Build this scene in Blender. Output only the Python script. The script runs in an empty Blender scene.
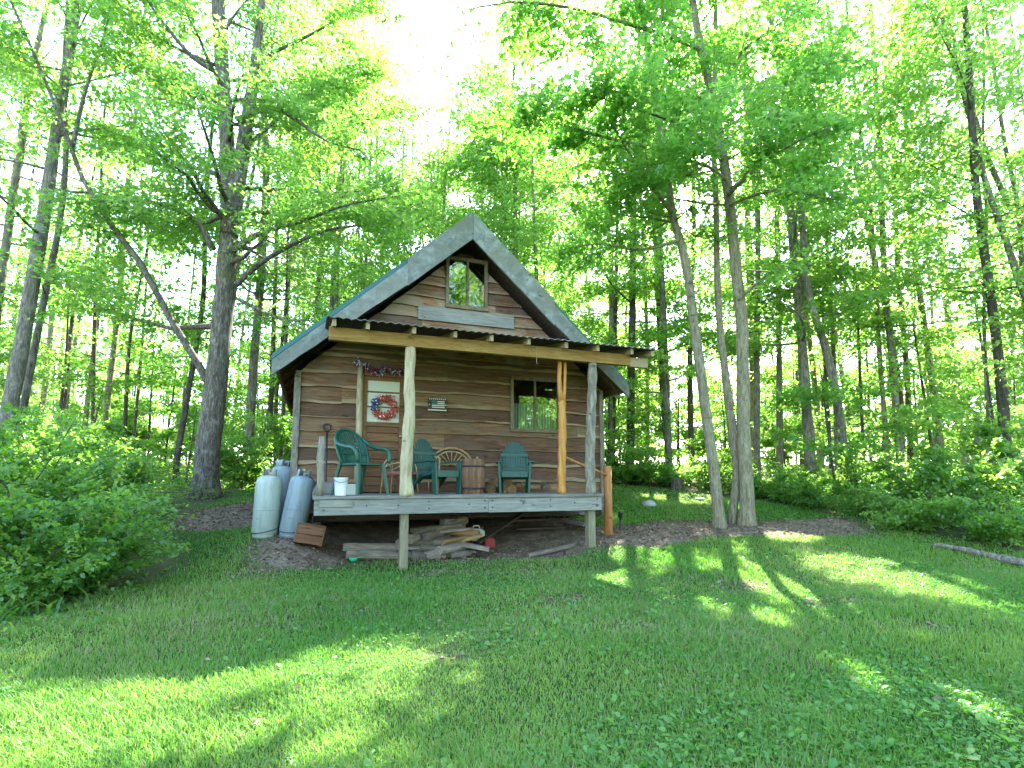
import bpy, math, random
import numpy as np
from mathutils import Vector, Matrix, noise as mnoise
R = math.radians
random.seed(7)
NR = np.random.default_rng(11)
sc = bpy.context.scene
COL = sc.collection

# ------------------------------------------------------------------ layout
F, PX, PY, TH, CZ = 533.0, 512.0, 421.0, R(6.4), 1.18     # lens, principal point, pitch, camera height
YAW = R(20.4)
OX, OY = -1.489, 7.6
U = (math.cos(YAW), math.sin(YAW)); V = (-math.sin(YAW), math.cos(YAW))
SUN_AZ, SUN_EL = R(14.5), R(47)
SUN = np.array([math.sin(SUN_AZ)*math.cos(SUN_EL), math.cos(SUN_AZ)*math.cos(SUN_EL), math.sin(SUN_EL)])

def ray(px, py):
    xc = (px-PX)/F; yc = -(py-PY)/F
    Y = math.cos(TH)-yc*math.sin(TH); Z = math.sin(TH)+yc*math.cos(TH)
    return xc/Y, Z/Y
def at(px, py, Y):
    rx, rz = ray(px, py)
    return Vector((rx*Y, Y, CZ+rz*Y))
def W(t, p, z):
    return Vector((OX+U[0]*t+V[0]*p, OY+U[1]*t+V[1]*p, z))
def loc(X, Y):
    return (X-OX)*U[0]+(Y-OY)*U[1], (X-OX)*V[0]+(Y-OY)*V[1]
def sst(x):
    x = np.clip(x, 0, 1); return x*x*(3-2*x)
def gz(X, Y):
    X = np.asarray(X, float); Y = np.asarray(Y, float)
    s = lambda x: np.maximum(0, x)
    z = -.27+.03*np.clip(Y, -6, 200)+.12*s(Y-7.5)-.08*s(Y-15)-.065*s(Y-28)
    z = z+.28*sst((-2.2-X)/1.3)*sst((Y-6.6)/1.4)*sst((15-Y)/3)
    z = z-.10*sst((Y-7.9)/.5)*sst((X+2.3)/.5)*sst((1.3-X)/.6)*sst((9.6-Y)/1)
    z = z+.03*np.sin(X*.9+.5)*np.sin(Y*.7)*sst((np.hypot(X, Y-7)-2)/4)
    z = z+.012*np.sin(X*2.3+Y*1.1)+.010*np.sin(X*1.1-Y*3.1+2)
    z = z+.25*np.sin(X*.13+1)*np.sin(Y*.11)*sst((Y-16)/12)
    return z
def G(X, Y): return float(gz(X, Y))
def gr(px, py):
    rx, rz = ray(px, py); lo, hi = .8, 60.
    Y = lo
    while Y < hi:
        if CZ+rz*Y <= G(rx*Y, Y): break
        Y += .03
    return Vector((rx*Y, Y, G(rx*Y, Y)))

def fbm(X, Y, seed, sc_=1.0):
    r = np.random.default_rng(seed); out = 0; amp = 1
    for o in range(4):
        for k in range(4):
            a = r.uniform(0, 6.28); f = sc_*(2**o)*r.uniform(.7, 1.4); ph = r.uniform(0, 6.28)
            out = out+amp*np.sin(f*(np.cos(a)*X+np.sin(a)*Y)+ph)
        amp *= .55
    return out/4.0

# ------------------------------------------------------------------ ground zones (what grows where)
def ell(X, Y, c, rx, ry, rot=0.0):
    dx, dy = X-c[0], Y-c[1]; ca, sa = math.cos(rot), math.sin(rot)
    return np.sqrt(((dx*ca+dy*sa)/rx)**2+((-dx*sa+dy*ca)/ry)**2)
BARE = [(gr(372, 612), .5, .16), (gr(305, 622), .3, .14), (gr(640, 628), .4, .14), (gr(735, 585), .35, .14),
        (gr(840, 600), .5, .12), (gr(915, 628), .35, .1), (gr(560, 600), .4, .12), (gr(455, 655), .2, .09),
        (gr(430, 575), .9, .16), (gr(800, 668), .2, .07)]
def dirt_mask(X, Y):
    n = fbm(X, Y, 3, 1.3)*.30+fbm(X, Y, 13, 4.0)*.12
    t = (X-OX)*U[0]+(Y-OY)*U[1]; p = (X-OX)*V[0]+(Y-OY)*V[1]
    d = np.maximum(np.abs(t-.85)-2.75, np.abs(p-4.25)-4.15)
    m = sst(.5-(d+n)/.7)
    m = np.maximum(m, sst((1.12-ell(X, Y, (3.4, 9.75), 2.7, .95, .12)-n)/.35))
    m = np.maximum(m, sst((1.1-ell(X, Y, (-4.3, 9.8), 1.5, 1.25)-n)/.35))
    for c, a, b in BARE:
        m = np.maximum(m, np.clip(.36+.22*fbm(X, Y, 17, 7.0), .05, .62)*sst((1.6-ell(X, Y, c, a*1.2, b*2.2)-n*2.2)/1.3))
    return m
def lawn_mask(X, Y):
    n = fbm(X, Y, 5, 1.1)*.3
    left = np.interp(Y, [0, 4.4, 5.9, 7.2, 9, 12, 16], [-5.4, -5.1, -4.6, -4.5, -5.7, -6.5, -4])
    right = np.interp(Y, [0, 7.6, 8.8, 11.5, 14, 16], [10, 8.6, 7.7, 6.7, 4.4, 2.8])
    m = sst((X-left+n)/.5)*sst((right-X+n)/.5)*sst((15.6-Y+n)/1.0)
    m = np.where(Y < 3, 1.0*sst((X+12)/2)*sst((14-X)/2), m)
    return m

# ------------------------------------------------------------------ sun flecks: gaps in the canopy along the sun's way
FLECKS = []
def fleck(px, py, wpx, hpx, rot=0.0):
    c = gr(px, py); a = gr(px+wpx, py); b1 = gr(px, py-hpx); b2 = gr(px, py+hpx)
    FLECKS.append((c, abs(a.x-c.x), max(.08, abs(b1.y-b2.y)/2), rot))
fleck(602, 581, 40, 16); fleck(640, 559, 42, 10); fleck(585, 596, 16, 9)
fleck(752, 582, 12, 20); fleck(786, 584, 16, 24); fleck(690, 565, 30, 7); fleck(850, 563, 45, 7); fleck(880, 578, 50, 9); fleck(925, 592, 40, 10)
fleck(770, 618, 18, 9); fleck(712, 607, 12, 8); fleck(880, 683, 20, 16); fleck(945, 700, 36, 20); fleck(985, 606, 22, 7)
for k in range(9): fleck(70+k*42, 712-k*6.5, 34, 15-k*.4)
fleck(260, 730, 34, 12); fleck(215, 748, 44, 12); fleck(60, 748, 70, 26); fleck(375, 690, 26, 16); fleck(140, 740, 40, 16)
fleck(330, 700, 40, 12); fleck(330, 745, 26, 12)
fleck(690, 500, 30, 5); fleck(735, 507, 14, 4); fleck(670, 497, 30, 4); fleck(790, 537, 28, 5)
FC = [(np.array([c.x, c.y]), a, b, c.z) for c, a, b, r_ in FLECKS]
for x_, y_, a_, b_ in ((-9, 13, 1.6, 1), (-7, 16.5, 1.8, 1), (-12, 16, 1.6, 1), (-5.6, 14.3, 1.2, .8), (-14, 13.5, 1.6, 1), (-10, 20, 1.8, 1.2), (-3, 19, 1.2, .9), (-6.4, 7.2, .9, .5), (-7.6, 9, 1.2, .6),
                       (8.2, 12.6, 1.1, .7), (11.5, 15, 1.5, 1), (9, 18, 1.5, 1), (13, 12, 1.4, .9), (6, 17.5, 1.2, .8), (15, 18.5, 1.8, 1.1), (3, 20, 1.2, 1), (9.5, 9.7, .9, .5)):
    FC.append((np.array([x_, y_]), a_, b_, float(gz(x_, y_))+1.2))
def lit_gap(P):
    inside = np.zeros(len(P), bool); dice = NR.uniform(0, 1, len(P))
    for c, a, b, z in FC:
        k = (P[:, 2]-z)/SUN[2]
        gx = P[:, 0]-SUN[0]*k; gy = P[:, 1]-SUN[1]*k
        d2 = ((gx-c[0])/a)**2+((gy-c[1])/b)**2
        wob = 1.15+.25*np.sin(P[:, 2]*3+P[:, 0]*2)
        inside |= (d2 < wob) | ((d2 < 2.6*wob) & (dice < .5)) | ((d2 < 4.5*wob) & (dice < .22))
    return inside
def in_cabin(P):
    t = (P[:, 0]-OX)*U[0]+(P[:, 1]-OY)*U[1]; p = (P[:, 0]-OX)*V[0]+(P[:, 1]-OY)*V[1]
    roof = 6.3-.9*np.abs(t-1.31)
    return (t > -2.3) & (t < 4.9) & (p > -.7) & (p < 8.3) & (P[:, 2] < roof)

# ------------------------------------------------------------------ tags and mesh helpers
def tag(o, label=None, cat=None, group=None, kind=None):
    if label: o['label'] = label
    if cat: o['category'] = cat
    if group: o['group'] = group
    if kind: o['kind'] = kind
    return o
def empty(name, loc_, rot=(0, 0, 0), label=None, cat=None, group=None):
    o = bpy.data.objects.new(name, None); COL.objects.link(o)
    o.location = loc_; o.rotation_euler = rot; o.empty_display_size = .2
    return tag(o, label, cat, group)

def mesh_np(name, verts, polys, mats, attrs=None, smooth=False, midx=None):
    """polys: list of (M,k) int arrays"""
    me = bpy.data.meshes.new(name)
    verts = np.asarray(verts, np.float32)
    me.vertices.add(len(verts)); me.vertices.foreach_set('co', verts.ravel())
    tot = np.concatenate([np.full(len(p), p.shape[1], np.int32) for p in polys])
    lv = np.concatenate([p.ravel() for p in polys]).astype(np.int32)
    st = np.concatenate([[0], np.cumsum(tot)[:-1]]).astype(np.int32)
    me.loops.add(len(lv)); me.loops.foreach_set('vertex_index', lv)
    me.polygons.add(len(tot)); me.polygons.foreach_set('loop_start', st); me.polygons.foreach_set('loop_total', tot)
    if smooth: me.polygons.foreach_set('use_smooth', np.ones(len(tot), bool))
    if midx is not None: me.polygons.foreach_set('material_index', np.asarray(midx, np.int32))
    for m in mats: me.materials.append(m)
    for k, a in (attrs or {}).items():
        at_ = me.attributes.new(k, 'FLOAT', 'POINT'); at_.data.foreach_set('value', np.asarray(a, np.float32))
    me.update(calc_edges=True)
    return me
def link(name, me, parent=None):
    o = bpy.data.objects.new(name, me); COL.objects.link(o)
    if parent: o.parent = parent
    return o

class MB:
    def __init__(s): s.v = []; s.f = []; s.r = []; s.e = []
    def add(s, vs, fs, rnd=None, edge=None):
        b = len(s.v); rnd = random.random() if rnd is None else rnd
        s.v += [tuple(x) for x in vs]; s.r += [rnd]*len(vs)
        s.e += list(edge) if edge is not None else [0]*len(vs)
        s.f += [tuple(i+b for i in f) for f in fs]
        return s
    def obox(s, c, ax, ay, az, rnd=None):
        c = Vector(c); vs = [c+ax*i+ay*j+az*k for k in (-1, 1) for j in (-1, 1) for i in (-1, 1)]
        return s.add(vs, [(0, 2, 3, 1), (4, 5, 7, 6), (0, 1, 5, 4), (2, 6, 7, 3), (0, 4, 6, 2), (1, 3, 7, 5)], rnd)
    def box(s, x0, x1, y0, y1, z0, z1, rnd=None):
        return s.obox(((x0+x1)/2, (y0+y1)/2, (z0+z1)/2), Vector(((x1-x0)/2, 0, 0)), Vector((0, (y1-y0)/2, 0)), Vector((0, 0, (z1-z0)/2)), rnd)
    def bar(s, a, b, w, d, up=(0, 0, 1), rnd=None):
        a = Vector(a); b = Vector(b); z = (b-a); L = z.length; z /= L
        x = z.cross(Vector(up)); x = x.normalized() if x.length > 1e-4 else Vector((1, 0, 0)); y = x.cross(z)
        return s.obox((a+b)/2, x*w/2, y*d/2, z*L/2, rnd)
    def tube(s, pts, rad, n=8, caps=True, rnd=None, wob=0.0, closed=False):
        pts = [Vector(p) for p in pts]; m = len(pts)
        rad = [rad]*m if isinstance(rad, (int, float)) else list(rad)
        vs, fs = [], []; ref = None; so = random.random()*50
        for i, p in enumerate(pts):
            if closed: d = pts[(i+1) % m]-pts[i-1]
            else: d = pts[min(i+1, m-1)]-pts[max(i-1, 0)]
            d = d.normalized() if d.length > 1e-6 else Vector((0, 0, 1))
            if ref is None: ref = Vector((0, 0, 1)) if abs(d.z) < .9 else Vector((1, 0, 0))
            x = (ref-d*ref.dot(d)).normalized(); y = d.cross(x); ref = x
            for k in range(n):
                a = 2*math.pi*k/n; r = rad[i]
                if wob: r *= 1+wob*mnoise.noise(Vector((math.cos(a)*1.3+so, math.sin(a)*1.3, p.length*1.7)))
                vs.append(p+(x*math.cos(a)+y*math.sin(a))*r)
        for i in range(m if closed else m-1):
            for k in range(n):
                j = (i+1) % m
                fs.append((i*n+k, i*n+(k+1) % n, j*n+(k+1) % n, j*n+k))
        if caps and not closed:
            fs.append(tuple(range(n-1, -1, -1))); fs.append(tuple((m-1)*n+k for k in range(n)))
        return s.add(vs, fs, rnd)
    def lathe(s, prof, n=24, c=(0, 0, 0), rnd=None, a0=0, a1=2*math.pi):
        full = abs(a1-a0-2*math.pi) < 1e-6; m = n if full else n+1
        vs = [(c[0]+r*math.cos(a0+(a1-a0)*k/n), c[1]+r*math.sin(a0+(a1-a0)*k/n), c[2]+z) for r, z in prof for k in range(m)]
        fs = []
        for i in range(len(prof)-1):
            for k in range(n):
                k2 = (k+1) % m
                fs.append((i*m+k, i*m+k2, (i+1)*m+k2, (i+1)*m+k))
        return s.add(vs, fs, rnd)
    def prism(s, outline, axis_pt, ext, rnd=None):
        """outline: list of Vectors, ext: extrusion vector"""
        n = len(outline); ext = Vector(ext)
        vs = [Vector(p) for p in outline]+[Vector(p)+ext for p in outline]
        fs = [tuple(range(n-1, -1, -1)), tuple(range(n, 2*n))]+[(i, (i+1) % n, n+(i+1) % n, n+i) for i in range(n)]
        return s.add(vs, fs, rnd)
    def build(s, name, mat, parent=None, smooth=False, bevel=0.0, label=None):
        me = bpy.data.meshes.new(name); me.from_pydata(s.v, [], s.f)
        mats = mat if isinstance(mat, (list, tuple)) else [mat]
        for m in mats: me.materials.append(m)
        a = me.attributes.new('rnd', 'FLOAT', 'POINT'); a.data.foreach_set('value', s.r)
        a = me.attributes.new('edge', 'FLOAT', 'POINT'); a.data.foreach_set('value', s.e)
        if smooth:
            me.polygons.foreach_set('use_smooth', [True]*len(me.polygons))
        me.update()
        o = link(name, me, parent)
        if bevel:
            b = o.modifiers.new('bevel', 'BEVEL'); b.width = bevel; b.segments = 2; b.limit_method = 'ANGLE'; b.angle_limit = R(40)
        if label: o['label'] = label
        return o

# ------------------------------------------------------------------ materials
class N:
    def __init__(s, name):
        s.m = bpy.data.materials.new(name); s.m.use_nodes = True; s.t = s.m.node_tree; s.t.nodes.clear()
        s.out = s.n('ShaderNodeOutputMaterial')
    def n(s, typ, **kw):
        x = s.t.nodes.new(typ)
        for k, v in kw.items():
            if k in x.inputs: x.inputs[k].default_value = v
            else: setattr(x, k, v)
        return x
    def l(s, a, b): s.t.links.new(a, b)
    def coords(s, scale=(1, 1, 1)):
        c = s.n('ShaderNodeTexCoord'); m = s.n('ShaderNodeMapping'); m.inputs['Scale'].default_value = scale
        s.l(c.outputs['Object'], m.inputs['Vector']); return m.outputs['Vector']
    def noise(s, vec, scale, detail=6, rough=.6, dist=0.0):
        x = s.n('ShaderNodeTexNoise'); x.inputs['Scale'].default_value = scale; x.inputs['Detail'].default_value = detail
        x.inputs['Roughness'].default_value = rough; x.inputs['Distortion'].default_value = dist
        s.l(vec, x.inputs['Vector']); return x.outputs['Fac']
    def ramp(s, fac, stops):
        x = s.n('ShaderNodeValToRGB'); cr = x.color_ramp
        while len(cr.elements) < len(stops): cr.elements.new(.5)
        for e, (p, c) in zip(cr.elements, stops): e.position = p; e.color = (*c, 1) if len(c) == 3 else c
        s.l(fac, x.inputs['Fac']); return x.outputs['Color']
    def mix(s, fac, a, b, mode='MIX'):
        x = s.n('ShaderNodeMix', data_type='RGBA', blend_type=mode)
        for v, sock in ((fac, x.inputs[0]), (a, x.inputs[6]), (b, x.inputs[7])):
            if isinstance(v, (int, float)): sock.default_value = v
            elif isinstance(v, tuple): sock.default_value = (*v, 1)
            else: s.l(v, sock)
        return x.outputs[2]
    def math(s, op, a, b=0.0, clamp=False):
        x = s.n('ShaderNodeMath', operation=op, use_clamp=clamp)
        for v, sock in ((a, x.inputs[0]), (b, x.inputs[1])):
            if isinstance(v, (int, float)): sock.default_value = v
            else: s.l(v, sock)
        return x.outputs[0]
    def attr(s, name):
        x = s.n('ShaderNodeAttribute'); x.attribute_name = name; return x.outputs['Fac']
    def vary(s, col, amt=.5, name='rnd', hue=.0):
        x = s.n('ShaderNodeHueSaturation'); f = s.attr(name)
        s.l(s.math('ADD', s.math('MULTIPLY', f, amt), 1-amt/2), x.inputs['Value']); s.l(col, x.inputs['Color'])
        if hue: s.l(s.math('ADD', s.math('MULTIPLY', f, hue), .5-hue/2), x.inputs['Hue'])
        return x.outputs['Color']
    def principled(s, col, rough=.7, bump=None, bstr=.3, bdist=.01, **kw):
        p = s.n('ShaderNodeBsdfPrincipled')
        if isinstance(col, tuple): p.inputs['Base Color'].default_value = (*col, 1)
        else: s.l(col, p.inputs['Base Color'])
        if isinstance(rough, (int, float)): p.inputs['Roughness'].default_value = rough
        else: s.l(rough, p.inputs['Roughness'])
        for k, v in kw.items(): p.inputs[k.replace('_', ' ')].default_value = v
        if bump is not None:
            b = s.n('ShaderNodeBump'); b.inputs['Strength'].default_value = bstr; b.inputs['Distance'].default_value = bdist
            s.l(bump, b.inputs['Height']); s.l(b.outputs['Normal'], p.inputs['Normal'])
        s.l(p.outputs[0], s.out.inputs['Surface']); return s.m

def wood(name, stops, stretch=(1.2, 14, 14), scale=2.2, rough=.8, vary=.5, edge=None, stain=None, bstr=.5):
    k = N(name); v = k.coords(stretch)
    off = k.n('ShaderNodeVectorMath', operation='ADD'); k.l(v, off.inputs[0])
    cb = k.n('ShaderNodeCombineXYZ'); k.l(k.math('MULTIPLY', k.attr('rnd'), 37.0), cb.inputs[0]); k.l(k.math('MULTIPLY', k.attr('rnd'), 91.0), cb.inputs[2])
    k.l(cb.outputs[0], off.inputs[1]); v = off.outputs[0]
    g = k.noise(v, scale, 9, .65, .8)
    col = k.ramp(g, stops)
    if stain:
        big = k.noise(k.coords((1, 1, 2.2)), 1.6, 5, .6, .4)
        col = k.mix(k.ramp(big, [(.42, (0, 0, 0)), (.62, (.85, .85, .85))]), col, stain)
    kn = k.noise(k.coords((2.5, 6, 6)), 1.5, 2, .5)
    col = k.mix(k.ramp(kn, [(.68, (0, 0, 0)), (.74, (.7, .7, .7))]), col, tuple(c*.3 for c in stops[0][1]))
    col = k.vary(col, vary, hue=.014 if edge else 0)
    if edge:
        e = k.noise(k.coords((3, 8, 8)), 2.0, 6, .6)
        ec = k.mix(e, edge, tuple(c*.55 for c in edge))
        br = k.ramp(k.noise(k.coords((1.1, 1, 2.5)), 1.3, 3, .5), [(.36, (.2, .2, .2)), (.50, (1, 1, 1))])
        col = k.mix(k.mix(1.0, k.attr('edge'), br, 'MULTIPLY'), col, ec)
    return k.principled(col, rough, g, bstr, .006, Specular_IOR_Level=.25)

def leafmat(name, dlo, dhi, tlo, thi, tr=.5, gloss=.04):
    k = N(name); r = k.attr('rnd')
    d = k.ramp(r, [(0, dlo), (1, dhi)]); t = k.ramp(r, [(0, tlo), (1, thi)])
    a = k.n('ShaderNodeBsdfDiffuse'); k.l(d, a.inputs['Color'])
    b = k.n('ShaderNodeBsdfTranslucent'); k.l(t, b.inputs['Color'])
    m = k.n('ShaderNodeMixShader'); m.inputs[0].default_value = tr; k.l(a.outputs[0], m.inputs[1]); k.l(b.outputs[0], m.inputs[2])
    g = k.n('ShaderNodeBsdfGlossy'); g.inputs['Roughness'].default_value = .5; g.inputs['Color'].default_value = (.9, .95, 1, 1)
    m2 = k.n('ShaderNodeMixShader'); m2.inputs[0].default_value = gloss; k.l(m.outputs[0], m2.inputs[1]); k.l(g.outputs[0], m2.inputs[2])
    k.l(m2.outputs[0], k.out.inputs['Surface']); return k.m

def bark(name, dark, mid, light, moss=.0, scars=False):
    k = N(name); g = k.noise(k.coords((7, 7, 1.4)), 3.2, 9, .7, .6)
    f = k.noise(k.coords((22, 22, 6)), 2.0, 6, .7, .3)
    col = k.ramp(k.math('ADD', k.math('MULTIPLY', g, .65), k.math('MULTIPLY', f, .35)), [(.36, dark), (.5, mid), (.64, light)])
    li = k.noise(k.coords((1.6, 1.6, 1.2)), 3.0, 7, .65, .4)
    col = k.mix(k.ramp(li, [(.55, (0, 0, 0)), (.66, (.65, .65, .65))]), col, light)
    if scars:
        s_ = k.noise(k.coords((1.5, 1.5, 9)), 1.0, 4, .6, .3)
        col = k.mix(k.ramp(s_, [(.64, (0, 0, 0)), (.69, (.8, .8, .8))]), col, dark)
    if moss:
        mo = k.noise(k.coords((1.2, 1.2, .8)), 2.2, 5, .6)
        col = k.mix(k.ramp(mo, [(.56, (0, 0, 0)), (.66, (moss, moss, moss))]), col, (.07, .10, .02))
    return k.principled(col, .9, g, .8, .03, Specular_IOR_Level=.15)

def plain(name, col, rough=.5, var=.12, bump=0.0, **kw):
    k = N(name); n_ = k.noise(k.coords((1, 1, 1)), 6, 6, .6)
    c = k.mix(n_, tuple(x*(1-var) for x in col), tuple(min(1, x*(1+var)) for x in col))
    return k.principled(c, rough, n_ if bump else None, bump or .1, .004, **kw)

M = {}
M['wall'] = wood('weathered_siding', [(.28, (.046, .021, .009)), (.5, (.142, .072, .033)), (.72, (.25, .152, .082))], vary=.7, edge=(.38, .285, .165), stain=(.13, .088, .054), bstr=1.0)
M['gable'] = wood('gable_siding', [(.28, (.045, .018, .008)), (.5, (.17, .080, .038)), (.72, (.30, .185, .105))], vary=.95, edge=(.38, .26, .16), stain=(.22, .175, .13), bstr=1.0)
M['greyboard'] = wood('silver_grey_boards', [(.25, (.12, .115, .095)), (.5, (.215, .21, .18)), (.75, (.32, .315, .275))], vary=.25, bstr=.6)
M['barge_p'] = wood('painted_bargeboard', [(.25, (.07, .085, .072)), (.5, (.18, .20, .175)), (.75, (.32, .34, .30))], stretch=(3, 10, 3), vary=.2, stain=(.15, .15, .115), bstr=.7)
M['beam'] = wood('yellow_pine_beam', [(.25, (.15, .075, .018)), (.5, (.27, .155, .045)), (.75, (.38, .25, .09))], stretch=(1.5, 12, 16), vary=.15)
M['rafter'] = wood('pale_rafter_wood', [(.25, (.20, .14, .07)), (.5, (.32, .25, .14)), (.75, (.44, .36, .22))], stretch=(12, 1.5, 12), vary=.3)
M['deck'] = wood('grey_deck_boards', [(.25, (.10, .10, .08)), (.5, (.19, .185, .15)), (.75, (.30, .29, .24))], vary=.3)
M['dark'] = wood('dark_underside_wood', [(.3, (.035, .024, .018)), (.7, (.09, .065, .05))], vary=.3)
M['soffit'] = wood('soffit_boards', [(.3, (.07, .05, .035)), (.7, (.19, .145, .10))], vary=.3)
M['treated'] = wood('treated_post_wood', [(.25, (.10, .09, .05)), (.5, (.195, .175, .105)), (.75, (.29, .265, .17))], stretch=(12, 12, 1.2), vary=.15)
M['peeled'] = wood('peeled_log_wood', [(.25, (.15, .12, .065)), (.5, (.35, .295, .17)), (.75, (.51, .45, .29))], stretch=(7, 7, 1.6), vary=.15)
M['greypole'] = wood('grey_pole_wood', [(.25, (.06, .053, .038)), (.5, (.19, .172, .125)), (.75, (.36, .335, .255))], stretch=(7, 7, 1.8), vary=.2)
M['yellowpole'] = wood('varnished_pole_wood', [(.25, (.20, .075, .014)), (.5, (.42, .19, .038)), (.75, (.56, .31, .085))], stretch=(9, 9, 1.0), rough=.5, vary=.1)
M['redpole'] = wood('cedar_pole_wood', [(.25, (.22, .08, .025)), (.5, (.42, .18, .06)), (.75, (.52, .27, .11))], stretch=(9, 9, 1.0), rough=.7, vary=.15)
M['doorwood'] = wood('door_wood', [(.25, (.07, .030, .012)), (.5, (.15, .072, .030)), (.75, (.23, .125, .062))], rough=.6, vary=.25)
M['frame'] = wood('window_frame_wood', [(.25, (.08, .058, .032)), (.5, (.155, .12, .070)), (.75, (.23, .185, .115))], stretch=(6, 6, 3), vary=.2)
M['cratewood'] = wood('crate_wood', [(.25, (.09, .035, .014)), (.5, (.18, .085, .040)), (.75, (.28, .16, .09))], vary=.4)
M['keg'] = wood('keg_wood', [(.25, (.08, .035, .016)), (.5, (.165, .085, .045)), (.75, (.25, .15, .09))], stretch=(12, 12, 1.3), vary=.35)
M['willow'] = wood('willow_wood', [(.25, (.20, .11, .04)), (.5, (.34, .22, .095)), (.75, (.46, .33, .17))], stretch=(4, 4, 4), rough=.5, vary=.2)
M['firewood'] = wood('split_firewood', [(.25, (.09, .066, .046)), (.5, (.20, .16, .12)), (.75, (.34, .285, .22))], stretch=(2, 12, 12), vary=.9)
M['firewood_tan'] = wood('fresh_firewood', [(.25, (.13, .068, .026)), (.5, (.24, .145, .062)), (.75, (.36, .24, .12))], stretch=(2, 12, 12), vary=.6)
M['green_metal'] = plain('green_roof_metal', (.025, .10, .085), .42, .2, Metallic=.25)
M['tin'] = plain('old_roof_tin', (.15, .135, .11), .6, .5, Metallic=.3)
M['chair'] = plain('green_resin', (.006, .075, .040), .42, .15)
M['chair_faded'] = plain('faded_green_resin', (.008, .062, .038), .5, .2)
M['tank_w'] = plain('pale_tank_paint', (.36, .42, .36), .5, .14, .15)
M['tank_b'] = plain('blue_grey_tank_paint', (.21, .275, .285), .5, .14, .15)
for nm_, c_ in (('tank_w', (.38, .43, .36)), ('tank_b', (.23, .285, .29))):
    k = N(nm_+'_worn'); a_ = k.noise(k.coords((6, 6, .9)), 2.2, 7, .65, .3); b_ = k.noise(k.coords((3, 3, 3)), 2.5, 6, .6)
    cc = k.mix(k.ramp(a_, [(.45, (0, 0, 0)), (.72, (.75, .75, .75))]), c_, tuple(x*.55 for x in c_))
    cc = k.mix(k.ramp(b_, [(.62, (0, 0, 0)), (.70, (.8, .8, .8))]), cc, (.20, .11, .055)); M[nm_] = k.principled(cc, .5, a_, .15, .003)
M['brass'] = plain('tarnished_brass', (.28, .25, .16), .45, .2, Metallic=.7)
M['rubber'] = plain('black_rubber', (.018, .018, .02), .6)
M['black'] = plain('black_metal', (.015, .016, .018), .5)
M['white'] = plain('white_plastic', (.78, .79, .80), .45, .03)
M['red'] = plain('red_ribbon', (.42, .03, .03), .7, .2)
M['coral'] = plain('faded_red_wreath', (.34, .06, .035), .7, .25)
M['blue'] = plain('navy_ribbon', (.03, .05, .17), .7, .2)
M['cream'] = plain('cream_cloth', (.50, .52, .41), .85, .06)
M['redplastic'] = plain('red_plastic', (.27, .02, .018), .6)
M['greenplastic'] = plain('green_plastic', (.02, .32, .14), .5)
M['grimy'] = plain('faded_flag_white', (.55, .56, .45), .8, .1)
M['flaggreen'] = plain('faded_flag_canton', (.03, .13, .12), .8, .1)
M['stone'] = plain('field_stone', (.34, .33, .31), .9, .3, .5)
M['seatcloth'] = plain('rust_red_cushion', (.26, .10, .075), .9, .2)
M['curtain'] = None
k = N('window_curtain'); w_ = k.n('ShaderNodeTexWave'); w_.inputs['Scale'].default_value = 5.5; w_.inputs['Distortion'].default_value = 1.5
k.l(k.coords((1, 1, .15)), w_.inputs['Vector'])
M['curtain'] = k.principled(k.ramp(w_.outputs['Fac'], [(0, (.11, .145, .085)), (1, (.30, .35, .24))]), .9)

k = N('window_glass')
tr = k.n('ShaderNodeBsdfTransparent'); tr.inputs['Color'].default_value = (.80, .88, .82, 1)
gl = k.n('ShaderNodeBsdfGlossy'); gl.inputs['Roughness'].default_value = .015; gl.inputs['Color'].default_value = (.9, .95, .92, 1)
bp = k.n('ShaderNodeBump'); bp.inputs['Strength'].default_value = .05; bp.inputs['Distance'].default_value = .02
k.l(k.noise(k.coords(), 2.5, 2), bp.inputs['Height']); k.l(bp.outputs[0], gl.inputs['Normal'])
mx = k.n('ShaderNodeMixShader'); mx.inputs[0].default_value = .20
k.l(tr.outputs[0], mx.inputs[1]); k.l(gl.outputs[0], mx.inputs[2]); k.l(mx.outputs[0], k.out.inputs['Surface']); M['glass'] = k.m

M['bark_maple'] = bark('maple_bark', (.035, .029, .022), (.115, .098, .074), (.27, .245, .20), .45)
M['bark_pale'] = bark('pale_smooth_bark', (.075, .06, .035), (.21, .185, .115), (.33, .305, .21), .25, True)
M['bark_grey'] = bark('grey_woods_bark', (.05, .043, .032), (.165, .145, .11), (.33, .30, .245), .4)
M['bark_dark'] = bark('dark_woods_bark', (.03, .025, .02), (.085, .07, .055), (.16, .14, .115), .3)
M['bark_snag'] = bark('bleached_snag_wood', (.20, .18, .15), (.40, .37, .32), (.55, .52, .46))
M['leaf_maple'] = leafmat('maple_leaf', (.045, .14, .014), (.12, .23, .028), (.20, .50, .025), (.47, .72, .16), .57)
M['leaf_near'] = leafmat('dark_maple_leaf', (.034, .15, .018), (.10, .235, .030), (.17, .52, .03), (.44, .72, .13), .58)
M['leaf_wood'] = leafmat('woodland_leaf', (.06, .165, .018), (.17, .26, .035), (.24, .52, .03), (.54, .78, .21), .60)
M['leaf_shrub'] = leafmat('shrub_leaf', (.042, .145, .017), (.12, .235, .034), (.17, .48, .025), (.42, .66, .09))
M['leaf_under'] = leafmat('undergrowth_leaf', (.04, .14, .018), (.12, .23, .036), (.16, .44, .025), (.38, .60, .07))
M['grass'] = leafmat('lawn_grass', (.078, .215, .023), (.205, .32, .055), (.14, .42, .03), (.32, .54, .08),   .4, .025)
M['dry_grass'] = leafmat('dry_grass', (.20, .19, .07), (.36, .30, .16), (.3, .3, .1), (.45, .4, .2), .4, .04)
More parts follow.
